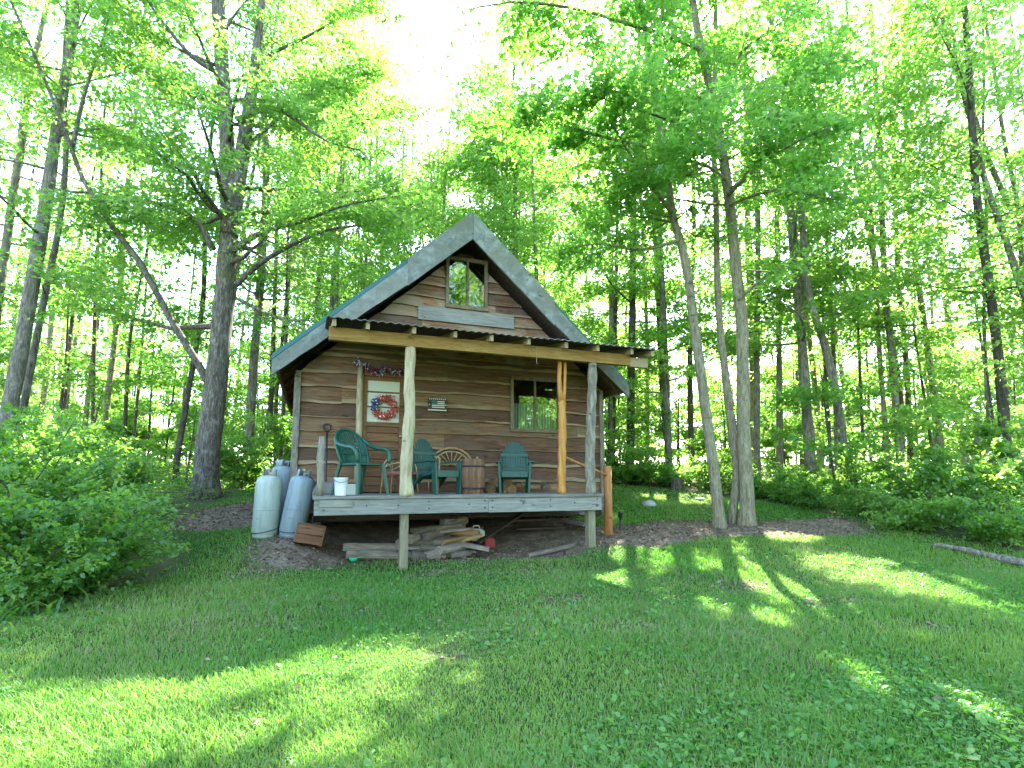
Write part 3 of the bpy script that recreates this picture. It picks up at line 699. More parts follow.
# reedy clump
rng = np.random.default_rng(4); b = Vector((-4.85, 5.15, G(-4.85, 5.15))); root = empty('reed_clump', b, label='clump of long drooping strap leaves at the left edge below the shrubs', cat='plant')
n = 170; az = rng.uniform(0, 6.28, n); el = rng.uniform(.5, 1.4, n); L = rng.uniform(.25, .55, n)
P0 = np.stack([rng.normal(0, .28, n), rng.normal(0, .35, n), np.zeros(n)], -1); vs, fs, rr = [], [], []
for i in range(n):
    d = np.array([math.cos(az[i]), math.sin(az[i]), 0]); s_ = np.array([-d[1], d[0], 0])*.012; b0 = len(vs)
    for k_, f in enumerate((0, .35, .7, 1)):
        c = P0[i]+d*L[i]*f*math.cos(el[i])*(1+.4*f)+np.array([0, 0, L[i]*(math.sin(el[i])*f-.55*f*f)]); w_ = (1, 1.2, .8, .1)[k_]
        vs += [c-s_*w_, c+s_*w_]
    fs += [(b0+2*j, b0+2*j+1, b0+2*j+3, b0+2*j+2) for j in range(3)]; rr += [rng.uniform()]*8
link('leaves', mesh_np('leaves', np.array(vs), [np.array(fs)], [M['leaf_shrub']], {'rnd': rr}, smooth=True), root)

# undergrowth on the woodland floor
def scatter(n, x0, x1, y0, y1, rng):
    return rng.uniform(x0, x1, n), rng.uniform(y0, y1, n)
rng = np.random.default_rng(9)
X, Y = scatter(330000, -34, 34, 5, 36, rng)
keep = (np.abs(X) < 1.05*Y+2) & (rng.uniform(0, 1, len(X)) < np.clip(12/Y, .2, 1)); X, Y = X[keep], Y[keep]
t_, p_ = loc(X, Y); lm = lawn_mask(X, Y); dm = dirt_mask(X, Y); cl = fbm(X, Y, 21, .9)
keep = (lm < .25) & (dm < .3) & ~((t_ > -2.6) & (t_ < 5) & (p_ < 8.8) & (p_ > -1)) & (cl > -.55+rng.uniform(-.3, .3, len(X))) & ((Y > 8) | (X > 0) | (X < -4.2))
X, Y, cl = X[keep], Y[keep], cl[keep]
Z = gz(X, Y)+np.abs(rng.normal(0, 1, len(X)))*(.13+.22*np.clip(cl+.5, 0, 1))
az = rng.uniform(0, 6.28, len(X)); D = np.stack([np.cos(az), np.sin(az), rng.normal(0, .25, len(X))], -1)
me = leaf_mesh('undergrowth', np.stack([X, Y, Z], -1), D, .075, M['leaf_under'], KITE, tilt=.45, rng=rng)
me.update(); tag(link('undergrowth', me), kind='stuff')

# ------------------------------------------------------------------ lawn: grass blades and broad-leaved weeds
rng = np.random.default_rng(31)
def lawn_points(n, k0):
    # denser near the camera
    Y = 1.7+14.2*rng.uniform(0, 1, n)**k0; X = rng.uniform(-1, 1, n)*(1.03*Y+1.2)
    lm = lawn_mask(X, Y); dm = dirt_mask(X, Y)
    keep = rng.uniform(0, 1, n) < lm*np.clip(1-1.15*dm, 0, 1)**1.5*(.8+.25*np.clip(fbm(X, Y, 51, 2.4), -1, 1))
    return X[keep], Y[keep]
X, Y = lawn_points(950000, 1.5)
n = len(X); tall = .85+.40*np.clip(fbm(X, Y, 55, 1.7), -1, 1)
h = rng.uniform(.020, .068, n)*tall; w_ = (.0013+.00055*Y)*rng.uniform(.7, 1.3, n); az = rng.uniform(0, 6.28, n); ln = rng.uniform(.2, 1.1, n)
P0 = np.stack([X, Y, gz(X, Y)+.02*fbm(X, Y, 9, 2.2)-.004], -1); s_ = np.stack([np.cos(az), np.sin(az), 0*az], -1); d_ = np.stack([-np.sin(az), np.cos(az), 0*az], -1)
up_ = np.array([0, 0, 1.0])
A = P0-s_*w_[:, None]; B = P0+s_*w_[:, None]
Cm = P0+up_*(h*.6)[:, None]+d_*(h*ln*.25)[:, None]+s_*(w_*.7)[:, None]; Cn = P0+up_*(h*.6)[:, None]+d_*(h*ln*.25)[:, None]-s_*(w_*.7)[:, None]
T = P0+up_*h[:, None]+d_*(h*ln)[:, None]
v = np.stack([A, B, Cm, Cn, T], 1).reshape(-1, 3); o5 = np.arange(n)[:, None]*5
quads = np.array([[0, 1, 2, 3]])+o5; tris = np.array([[3, 2, 4]])+o5
dryb = rng.uniform(0, 1, n) < np.clip(.10+.22*fbm(X, Y, 65, 1.6), .03, .4)
patch = np.clip(.5+.6*fbm(X, Y, 61, 1.2)+rng.normal(0, .22, n), 0, 1)
tag(link('grass', mesh_np('grass', v, [quads, tris], [M['grass'], M['dry_grass']], {'rnd': np.repeat(patch, 5)}, midx=np.concatenate([dryb, dryb]).astype(int))), kind='stuff')
X, Y = lawn_points(230000, 1.35)
keep = fbm(X, Y, 71, 1.5)+.35*np.clip(X/4, -1, 1) > -.1+rng.uniform(-.45, .45, len(X)); X, Y = X[keep], Y[keep]; n = len(X)
az = rng.uniform(0, 6.28, n); D = np.stack([np.cos(az), np.sin(az), rng.uniform(.1, .9, n)], -1)
P = np.stack([X, Y, gz(X, Y)+.02*fbm(X, Y, 9, 2.2)+rng.uniform(0, .028, n)], -1)
me = leaf_mesh('lawn_weeds', P, D, np.where(rng.uniform(0, 1, n) < .22, .046, .024), M['clover'], (np.array([(0, 0, 0), (-.30, .35, .08), (-.28, .75, .05), (0, 1, -.05), (.28, .75, .05), (.30, .35, .08)]), np.array([(0, 2, 1), (0, 3, 2), (0, 4, 3), (0, 5, 4)])), tilt=.35, jitter=.2, rng=rng)
tag(link('lawn_weeds', me), kind='stuff')
# dry leaves on the bare ground, a few strewn over the lawn
X, Y = scatter(70000, -8, 8, 2.2, 16.5, rng); dm = dirt_mask(X, Y); t_, p_ = loc(X, Y)
keep = ((dm > .3) | (rng.uniform(0, 1, len(X)) < .005)) & (rng.uniform(0, 1, len(X)) < .95) & ~((t_ > -1) & (t_ < 3) & (p_ > 1)); X, Y = X[keep], Y[keep]; n = len(X)
az = rng.uniform(0, 6.28, n); D = np.stack([np.cos(az), np.sin(az), rng.normal(0, .2, n)], -1)
P = np.stack([X, Y, gz(X, Y)+.02*fbm(X, Y, 9, 2.2)+rng.uniform(.004, .02, n)+.022*(dirt_mask(X, Y) < .3)], -1)
me = leaf_mesh('leaf_litter', P, D, .05, M['litter'], KITE, tilt=.4, jitter=.1, rng=rng)
tag(link('leaf_litter', me), kind='stuff')

# ------------------------------------------------------------------ the cabin (local: x along the front, y into the hill, z up)
random.seed(5)
cab = empty('log_cabin', (OX, OY, 0), (0, 0, YAW), 'small rustic board-sided cabin with steep green roof and covered front porch', 'cabin')
WP = 1.8; T0, T1, TC = -1.55, 4.17, 1.31; DK = .97
RID, EAV, HALF, FR, BK = 5.98, 3.10, 3.2, 1.33, 7.9
SL_ = (RID-EAV)/HALF
DOOR = (-.50, .20, DK, 2.98); WIN = (2.22, 3.24, 2.13, 3.14); GW = (.94, 1.73, 4.40, 5.34)
def siding(mb, z0, z1, lo, hi, holes, wp, seed, hmin=.19, hmax=.27):
    rs = random.Random(seed); z = z0
    while z < z1:
        zt = min(z1, z+rs.uniform(hmin, hmax)); a, c = lo(z), hi(z)
        a2, c2 = lo(zt), hi(zt)
        if c2-a2 < .1: break
        joints = [a]+sorted(rs.uniform(a+.5, c-.5) for _ in range(rs.choice((0, 1, 1, 2))) )+[c] if c-a > 1.6 else [a, c]
        for j0, j1 in zip(joints, joints[1:]):
            if j1-j0 < .05: continue
            rnd = rs.random(); so = rs.uniform(0, 99); ed = rs.uniform(.025, .065) if rs.random() < .78 else .008
            xs = {j0, j1}
            xs |= {j0+(j1-j0)*i/max(1, int((j1-j0)/.09)) for i in range(max(1, int((j1-j0)/.09))+1)}
            for h_ in holes: xs |= {h_[0], h_[1]} if True else set()
            xs = sorted(x for x in xs if j0-1e-6 <= x <= j1+1e-6)
            xs = [x for i, x in enumerate(xs) if i == 0 or x-xs[i-1] > 1e-4]
            zc = sorted({z, z+ed, zt}|{h_[k_] for h_ in holes for k_ in (2, 3) if z+ed+.005 < h_[k_] < zt-.005})
            def wz(x, zz):
                if zz == z or zz == z+ed:
                    w = .036*mnoise.noise(Vector((x*1.4+so, so, 0)))+.010*mnoise.noise(Vector((x*7+so, 3, so)))
                    e_ = .6*ed*mnoise.noise(Vector((x*2.5, so, 7))) if zz != z else 0
                    return zz+w+e_-.012
                return zz
            def pp(x, zz):
                f = (zz-z)/(zt-z); return wp-.046*(1-f)-.004
            def cx(x, zz):
                return min(max(x, lo(max(zz, z))), hi(max(zz, z)))
            for x0, x1 in zip(xs, xs[1:]):
                xm = (x0+x1)/2
                for ra, rb in zip(zc, zc[1:]):
                    zm = (ra+rb)/2
                    if any(h_[0] < xm < h_[1] and h_[2] < zm < h_[3] for h_ in holes): continue
                    e1 = 1.0 if ra == z else 0.0
                    vs = [(cx(x0, ra), pp(x0, ra), wz(x0, ra)), (cx(x1, ra), pp(x1, ra), wz(x1, ra)), (cx(x1, rb), pp(x1, rb), wz(x1, rb)), (cx(x0, rb), pp(x0, rb), wz(x0, rb))]
                    ee = [e1, e1, 0 if rb != z+ed else .75, 0 if rb != z+ed else .75]
                    mb.add(vs, [(0, 1, 2, 3)], rnd, ee)
                    if ra == z:
                        mb.add([(cx(x0, z), wp+.01, wz(x0, z)+.004), (cx(x1, z), wp+.01, wz(x1, z)+.004), vs[1], vs[0]], [(0, 1, 2, 3)], rnd, [.6]*4)
        z = zt
roof_in = lambda z: (RID-.52-z)/SL_
w1 = MB(); siding(w1, .66, 3.42, lambda z: T0 if z < 2.82 else max(T0, TC-roof_in(z)-.12), lambda z: T1 if z < 2.82 else min(T1, TC+roof_in(z)+.12), [DOOR, WIN], WP, 3, .23, .30)
w1.build('wall', M['wall'], cab)
w2 = MB()
siding(w2, 3.42, 5.75, lambda z: TC-max(0, roof_in(z)+.12), lambda z: TC+max(0, roof_in(z)+.12), [GW], WP, 9, .19, .27)
w2.build('gable_wall', M['gable'], cab)
gb = MB(); gb.box(.42, 2.28, WP-.066, WP-.042, 4.09, 4.345); gb.build('gable_board', M['greyboard'], cab, bevel=.004)
sw = MB()
for x in (T0, T1):
    for zz in np.arange(.6, 2.95, .24): sw.box(x-.012 if x < 0 else x-.03, x+.03 if x < 0 else x+.012, WP+.02, 7.4, zz, zz+.235)
zz = .6
while zz < 5.5:
    hw = min(T1-TC, (RID-.35-zz)/SL_); sw.box(TC-hw, TC+hw, 7.36, 7.40, zz, zz+.235); zz += .24
sw.build('side_wall', M['wall'], cab)
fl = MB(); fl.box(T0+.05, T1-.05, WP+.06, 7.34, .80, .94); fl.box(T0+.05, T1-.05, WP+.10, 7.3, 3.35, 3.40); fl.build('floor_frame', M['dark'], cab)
ct = MB(); ct.box(T0-.035, T0+.055, WP-.075, WP-.035, .55, 3.0); ct.build('corner_trim', M['greypole'], cab, bevel=.006)
ct = MB(); ct.box(T0-.05, T0-.014, WP-.03, WP+.07, .55, 2.95); ct.build('corner_trim', M['greypole'], cab, bevel=.006)
ct = MB(); ct.box(T1-.05, T1+.035, WP-.075, WP-.035, .55, 3.0); ct.build('corner_trim', M['greypole'], cab, bevel=.006)
# roof
def slope_pts(side, off, x): return TC+side*x, RID-SL_*x-off
nrm = math.hypot(1, SL_)
for side in (-1, 1):
    rf = MB()
    for x0, x1 in ((0.0, HALF+.04),):
        a0, a1 = slope_pts(side, 0.0, x0), slope_pts(side, 0.0, x1)
        out = [Vector((a0[0], FR+.005, a0[1]+.075)), Vector((a1[0], FR+.005, a1[1]+.075)), Vector((a1[0], FR+.005, a1[1])), Vector((a0[0], FR+.005, a0[1]))]
        rf.prism(out, None, (0, BK-FR, 0), .5)
    for k_ in range(17):
        y = FR+.06+k_*(BK-FR-.12)/16
        a, c = slope_pts(side, -.085, .03), slope_pts(side, -.085, HALF+.03)
        rf.bar((a[0], y, a[1]), (c[0], y, c[1]), .035, .03, (0, 1, 0), .6)
    rf.build('roof', M['green_metal'], cab, bevel=.006)
    so = MB(); a, c = slope_pts(side, .07, .02), slope_pts(side, .07, HALF-.02)
    so.prism([Vector((a[0], FR+.06, a[1]+.06)), Vector((c[0], FR+.06, c[1]+.06)), Vector((c[0], FR+.06, c[1])), Vector((a[0], FR+.06, a[1]))], None, (0, BK-FR-.1, 0))
    for k_ in range(8):
        y = FR+.3+k_*.9; a, c = slope_pts(side, .12, .1), slope_pts(side, .12, HALF-.06); so.bar((a[0], y, a[1]), (c[0], y, c[1]), .05, .11, (0, 1, 0))
    so.box(TC+side*(HALF-.045)-.02, TC+side*(HALF-.045)+.02, FR+.06, BK-.05, EAV-.18, EAV-.02)
    so.build('soffit', M['soffit'], cab)
    # bargeboard: an upper piece reaching over the metal and a narrower lower one
    xs_ = 1.16 if side < 0 else 1.62
    bb = MB()
    def piece(xa, xb, ta, tb, ba, bb_, y0, y1):
        p = []
        n_ = 10
        top = [(TC+side*(xa+(xb-xa)*i/n_), RID-SL_*(xa+(xb-xa)*i/n_)+ta+(tb-ta)*i/n_) for i in range(n_+1)]
        bot = [(TC+side*(xa+(xb-xa)*i/n_), RID-SL_*(xa+(xb-xa)*i/n_)-ba-(bb_-ba)*i/n_+.018*mnoise.noise(Vector((i*.9, xa*5, side*3)))) for i in range(n_, -1, -1)]
        bb.prism([Vector((x, y0, z)) for x, z in top+bot], None, (0, y1-y0, 0))
    piece(0.003, xs_, .085, .082, .43, .42, FR-.052, FR-.004)
    piece(xs_-.05, HALF+.03, -.01, -.02, .40, .26, FR-.045 if side < 0 else FR-.041, FR+.0)
    o = bb.build('bargeboard', M['barge_p'], cab, bevel=.005)
rc = MB(); rc.prism([Vector((TC-.16, FR-.0, RID-.16*SL_+.105)), Vector((TC, FR, RID+.115)), Vector((TC+.16, FR, RID-.16*SL_+.105)), Vector((TC+.16, FR, RID-.16*SL_+.09)), Vector((TC, FR, RID+.098)), Vector((TC-.16, FR, RID-.16*SL_+.09))], None, (0, BK-FR, 0))
rc.build('ridge_cap', M['green_metal'], cab)
# windows
def window(open_, nm, bars, curtain=None, sill=True, y0=WP-.07, fw=.05):
    x0, x1, z0, z1 = open_
    f = MB(); f.box(x0-.01, x0+fw, y0, y0+.06, z0, z1); f.box(x1-fw, x1+.01, y0, y0+.06, z0, z1)
    f.box(x0-.01, x1+.01, y0-.004, y0+.06, z1-fw*.8, z1+.03); f.box(x0-.02, x1+.02, y0-.015, y0+.06, z0-.03, z0+fw*.7)
    for b_ in bars: f.box(b_-.02, b_+.02, y0+.006, y0+.05, z0+fw*.7, z1-fw*.8)
    fo = f.build(nm, M['frame'], cab, bevel=.004)
    es = [x0+fw]+[b_ for b_ in bars]+[x1-fw]
    for a, c in zip(es, es[1:]):
        g = MB(); g.add([(a+.003, y0+.03, z0+.03), (c-.003, y0+.03, z0+.03), (c-.003, y0+.032, z1-.035), (a+.003, y0+.032, z1-.035)], [(0, 1, 2, 3)]); g.build('pane', M['glass'], fo)
    if curtain:
        c_ = MB(); n_ = 60; vs = []; 
        for i in range(n_+1):
            x = x0+.04+(x1-x0-.08)*i/n_
            vs += [(x, y0+.13+.018*math.sin(i*1.15), z0+.02), (x, y0+.13+.012*math.sin(i*1.15), z0+.53*(z1-z0))]
        c_.add(vs, [(2*i, 2*i+2, 2*i+3, 2*i+1) for i in range(n_)]); c_.build('curtain', M['curtain'], fo, smooth=True)
window(WIN, 'window', [2.715], True)
window(GW, 'gable_window', [1.345])
# door
d = MB(); x0, x1, z0, z1 = DOOR
yb = WP-.045
for a, c, e, g in ((x0, x0+.075, z0, z1), (x1-.075, x1, z0, z1)): d.box(a, c, yb-.02, yb+.02, e, g)
d.box(x0+.075, x1-.075, yb-.018, yb+.02, z1-.07, z1); d.box(x0+.075, x1-.075, yb-.018, yb+.02, 2.11, 2.19)
d.box(x0+.075, x1-.075, yb-.018, yb+.02, z0+.02, z0+.13)
zz = z0+.13
while zz < 2.10:
    zt = min(2.108, zz+.148); d.box(x0+.076, x1-.076, yb-.006, yb+.014, zz+.004, zt-.003); zz += .15
dro = d.build('door', M['doorwood'], cab, bevel=.004)
g = MB()
g.box(x0+.075, x1-.075, yb-.004, yb+.012, 2.19, z1-.07); g.build('door_window', M['cream'], dro)
g = MB(); g.box(x0+.075, x1-.075, yb-.016, yb-.0045, 2.70, 2.725); g.box(x0+.075, x1-.075, yb-.016, yb-.0045, 2.44, 2.46); g.build('muntin', M['doorwood'], dro)
g = MB(); g.lathe([(0, 0), (.025, .003), (.03, .02), (.02, .04), (0, .045)], 12); hv = [(x1-.045+a*1, yb-.02-c, 1.95+b_) for a, b_, c in g.v]; g.v = hv; g.build('handle', M['brass'], dro, smooth=True)
dt = MB(); dt.tube([(x0-.05, yb-.04, DK), (x0-.045, yb-.045, 1.8), (x0-.055, yb-.04, 2.6), (x0-.05, yb-.04, 3.16)], [.058, .052, .055, .05], 9, wob=.15); dt.build('door_post', M['peeled'], cab, smooth=True)
dh = MB(); dh.box(x0-.1, x1+.12, yb-.03, yb+.02, z1+.005, z1+.16); dh.box(x1+.003, x1+.09, yb-.025, yb+.02, z0, z1+.003); dh.build('door_casing', M['doorwood'], cab, bevel=.005)
# porch: deck, beam, roof
dk = MB()
n_ = 13; wd = (WP+.07)/n_
for i in range(n_):
    y = -.08+i*wd; dk.box(-1.24+random.uniform(-.015, .015), 3.13+random.uniform(-.015, .02), y, y+wd-.007, DK-.038, DK+random.uniform(-.002, .003))
dk.build('deck', M['deck'], cab, bevel=.003)
fa = MB(); fa.box(-1.22, 1.2, -.055, -.012, .72, DK-.042, .3); fa.box(1.203, 3.10, -.055, -.012, .715, DK-.042, .7); fa.box(-1.22, -1.18, -.010, WP-.1, .73, DK-.042, .5); fa.box(3.06, 3.10, -.010, WP-.1, .73, DK-.042, .5)
fa.build('rim_joist', M['greyboard'], cab, bevel=.004)
for x in (-1.1, -.55, -.12, .31, .9, 1.14, 1.26, 1.75, 2.2, 2.62, 3.02):
    for dz in ((.79, .89) if x in (-1.1, .31, 1.14, 1.26, 2.2, 3.02) else (.84,)):
        bt = MB(); bt.tube([(x, -.056, dz), (x, -.062, dz+.001)], .011, 8); bt.build('bolt', M['black'], cab)
fa = MB(); fa.box(-1.16, -.73, -.075, -.057, .83, .925); fa.build('patch_board', M['deck'], cab, bevel=.004)
jo = MB()
for x in np.arange(-.9, 3.0, .41): jo.box(x, x+.04, -.008, WP-.05, .76, DK-.043)
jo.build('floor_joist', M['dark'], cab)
for x, zb, w_ in ((-.02, -.25, .115), (2.95, -.1, .125)):
    s_ = MB(); s_.box(x-w_/2, x+w_/2, -.006, w_, zb, .755); s_.build('support_post', M['treated'], cab, bevel=.008)
for x in (-1.3, 1.2, 3.9):
    s_ = MB()
    for k_ in range(3): s_.box(x-.2, x+.2, WP+.1, WP+.5, -.1+k_*.21, .1+k_*.21)
    s_.build('foundation_block', M['stone'], cab, bevel=.015)
sl = MB(); sl.box(T0, T1, WP+.01, WP+.12, .50, .655)
for k_ in range(3): sl.box(2.1, 2.95, WP-.25-.22*(2-k_)+.05, WP-.06-.22*(2-k_)+.1, .32+.13*k_, .36+.13*k_)
sl.build('sill_log', M['dark'], cab, bevel=.02)
bm = MB(); bm.box(-1.12, 3.70, -.05, .05, 3.115, 3.30, .4); bm.build('porch_beam', M['beam'], cab, bevel=.006)
bm = MB(); bm.box(3.703, 4.06, -.046, .046, 3.10, 3.26, .4); bm.build('beam_end', M['rafter'], cab, bevel=.006)
PR0, PRs = 3.40, .17        # porch roof underside at p=0, slope
rz_ = lambda y: PR0+PRs*y
for x in (-1.06, -.62, .02, .62, 1.18, 1.78, 2.42, 2.98, 3.62, 4.02):
    r_ = MB(); y0 = -.24
    r_.add([(x-.025, y0, rz_(y0)-.10), (x+.025, y0, rz_(y0)-.10), (x+.025, WP-.05, rz_(WP)-.10), (x-.025, WP-.05, rz_(WP)-.10), (x-.025, y0, rz_(y0)-.004), (x+.025, y0, rz_(y0)-.004), (x+.025, WP-.05, rz_(WP-.05)-.004), (x-.025, WP-.05, rz_(WP-.05)-.004)],
           [(0, 3, 2, 1), (4, 5, 6, 7), (0, 1, 5, 4), (1, 2, 6, 5), (2, 3, 7, 6), (3, 0, 4, 7)]); r_.build('rafter', M['rafter'], cab)
pr = MB(); n_ = 150; vs = []; xa, xb = -1.16, 4.12
for i in range(n_+1):
    x = xa+(xb-xa)*i/n_; w_ = .012*math.sin(i*1.9)+.012*mnoise.noise(Vector((x*1.5, 0, 2)))
    vs += [(x, -.30, rz_(-.30)+.018+w_), (x, WP-.03, rz_(WP)+.018+w_), (x, -.30, rz_(-.30)+.008+w_), (x, WP-.03, rz_(WP)+.008+w_)]
pr.add(vs, [(4*i, 4*i+4, 4*i+5, 4*i+1) for i in range(n_)]+[(4*i+2, 4*i+3, 4*i+7, 4*i+6) for i in range(n_)]+[(4*i, 4*i+2, 4*i+6, 4*i+4) for i in range(n_)])
pr.build('porch_roof', M['tin'], cab)
pu = MB()
for k_ in range(9):
    y = -.18+k_*.23; pu.add([(xa+.02, y, rz_(y)-.003), (xb-.02, y, rz_(y)-.003), (xb-.02, y+.21, rz_(y+.21)-.003), (xa+.02, y+.21, rz_(y+.21)-.003)], [(0, 1, 2, 3)])
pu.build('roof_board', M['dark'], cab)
ps = MB(); ps.tube(smooth_path([Vector(q_) for q_ in ((0, .0, DK-.01), (-.018, .0, 1.3), (-.004, 0, 1.75), (.02, .005, 2.2), (.008, 0, 2.6), (.012, 0, 3.11))], 22), [.09+.006*math.sin(i*1.3)-.0008*i for i in range(23)], 14, wob=.22); ps.build('porch_post', M['peeled'], cab, smooth=True)
ps = MB(); ps.tube(smooth_path([Vector(q_) for q_ in ((2.94, .0, DK-.01), (2.93, .0, 1.5), (2.965, .005, 2.1), (2.985, 0, 2.6), (3.01, 0, 3.11))], 22), [.084+.007*math.sin(i*1.7)-.0006*i for i in range(23)], 14, wob=.26); ps.build('porch_post', M['greypole'], cab, smooth=True, label='grey bark-flecked log post')
ps = MB(); ps.tube(smooth_path([Vector(q_) for q_ in ((2.47, .10, DK-.01), (2.478, .10, 1.5), (2.492, .10, 2.0), (2.49, .10, 2.48))], 16), [.064+.006*math.sin(i*2.2) for i in range(17)], 12, wob=.2)
ps.tube([(2.49, .10, 2.44), (2.455, .10, 2.62), (2.445, .10, 2.85), (2.45, .08, 3.11)], [.06, .04, .036, .036], 10, wob=.1)
ps.tube([(2.49, .10, 2.44), (2.535, .10, 2.62), (2.55, .10, 2.85), (2.545, .08, 3.11)], [.06, .03, .026, .026], 10, wob=.1)
ps.build('porch_post', M['yellowpole'], cab, smooth=True, label='honey coloured forked pole post')
ps = MB(); ps.tube([(-1.16, .06, DK-.01), (-1.152, .06, 1.2), (-1.165, .06, 1.5), (-1.15, .06, 1.78)], [.05, .042, .046, .04], 10, wob=.3); ps.build('rail_post', M['greypole'], cab, smooth=True)
gnew = W(3.6, .6, 0); zn = G(gnew.x, gnew.y)
ps = MB(); ps.tube([(3.6, .6, zn-.2), (3.6+.005, .6, .8), (3.6, .6, 1.44)], [.085, .072, .075], 12, wob=.12); ps.build('newel_post', M['redpole'], cab, smooth=True)
ps = MB(); ps.tube([(2.54, .13, 1.56), (3.0, .33, 1.43), (3.6, .58, 1.27)], [.025, .028, .025], 8, wob=.2); ps.build('handrail', M['redpole'], cab, smooth=True)
# steps at the right end of the deck
st = MB()
for k_ in range(3): st.box(3.14+k_*.06, 3.40+k_*.05, .9, 1.7, .78-.2*k_, .82-.2*k_)
st.build('step', M['deck'], cab, bevel=.004)

# ------------------------------------------------------------------ things on and around the porch
def hloc(t, p, z, rz=0): return dict(loc_=W(t, p, z), rot=(0, 0, YAW+rz))
def adirondack(name, label, t, p, rz):
    r_ = empty(name, W(t, p, DK+.003), (0, 0, YAW+rz), label, 'chair', 'green plastic chairs on the porch')
    m = M['chair_faded']
    r_.scale = (.86, .9, .95)
    s_ = MB()
    for i in range(6):
        y = -.27+i*.095; z = .37-.022*i; s_.obox((0, y, z), Vector((.25, 0, 0)), Vector((0, .043, -.008)), Vector((0, 0, .010)))
    s_.box(-.25, .25, -.325, -.30, .28, .38); s_.build('seat', m, r_, bevel=.004)
    b_ = MB(); nsl = 11
    for i in range(nsl):
        x = (i-(nsl-1)/2)*.046; xt = x*1.16; top = .95-.23*(abs(i-(nsl-1)/2)/5)**2.3
        def P(f): return Vector((x+(xt-x)*f, .22+.22*f+.05*abs(x)*-1, .24+(top-.24)*f))
        vs = []
        for f in (0, .5, .93, 1.0):
            w_ = .0205*(1+.16*f)*(1 if f < 1 else .9)
            c = P(f); vs += [c+Vector((-w_, 0, 0)), c+Vector((w_, 0, 0)), c+Vector((w_, .014, .003)), c+Vector((-w_, .014, .003))]
        fs = [(3, 2, 1, 0), (12, 13, 14, 15)]
        for k_ in range(3):
            o = 4*k_
            for q_ in range(4): fs.append((o+q_, o+(q_+1) % 4, o+4+(q_+1) % 4, o+4+q_))
        b_.add(vs, fs)
    b_.box(-.245, .245, .262, .285, .40, .47); b_.box(-.27, .27, .345, .365, .66, .72)
    b_.build('backrest', m, r_, bevel=.003)
    for sx in (-1, 1):
        a = MB(); o_ = [Vector((sx*.25, -.36, .535)), Vector((sx*.375, -.37, .535)), Vector((sx*.385, -.28, .535)), Vector((sx*.36, .1, .52)), Vector((sx*.32, .33, .51)), Vector((sx*.27, .33, .51)), Vector((sx*.27, -.1, .525))]
        if sx < 0: o_ = o_[::-1]
        a.prism(o_, None, (0, 0, .022)); a.build('arm', m, r_, bevel=.004)
        l_ = MB(); l_.add([(sx*.27-.022, -.34, 0), (sx*.27+.022, -.34, 0), (sx*.27+.022, -.25, 0), (sx*.27-.022, -.25, 0), (sx*.30-.022, -.34, .533), (sx*.30+.022, -.34, .533), (sx*.30+.022, -.22, .533), (sx*.30-.022, -.22, .533)],
              [(0, 3, 2, 1), (4, 5, 6, 7), (0, 1, 5, 4), (1, 2, 6, 5), (2, 3, 7, 6), (3, 0, 4, 7)]); l_.build('leg', m, r_, bevel=.004)
        l_ = MB(); l_.bar((sx*.275, .05, .33), (sx*.275, .44, .0), .04, .10, (1, 0, 0)); l_.bar((sx*.275, -.28, .35), (sx*.275, .1, .29), .038, .09, (1, 0, 0)); l_.bar((sx*.28, .30, .515), (sx*.275, .30, .12), .036, .06, (1, 0, 0)); l_.build('leg', m, r_, bevel=.004)
    return r_
adirondack('adirondack_chair', 'green plastic slat-back chair between the pale log post and the keg, turned sideways', .60, .78, R(26))
adirondack('adirondack_chair', 'green plastic slat-back chair facing forward under the dark window, right of the keg', 1.95, .85, R(-20))

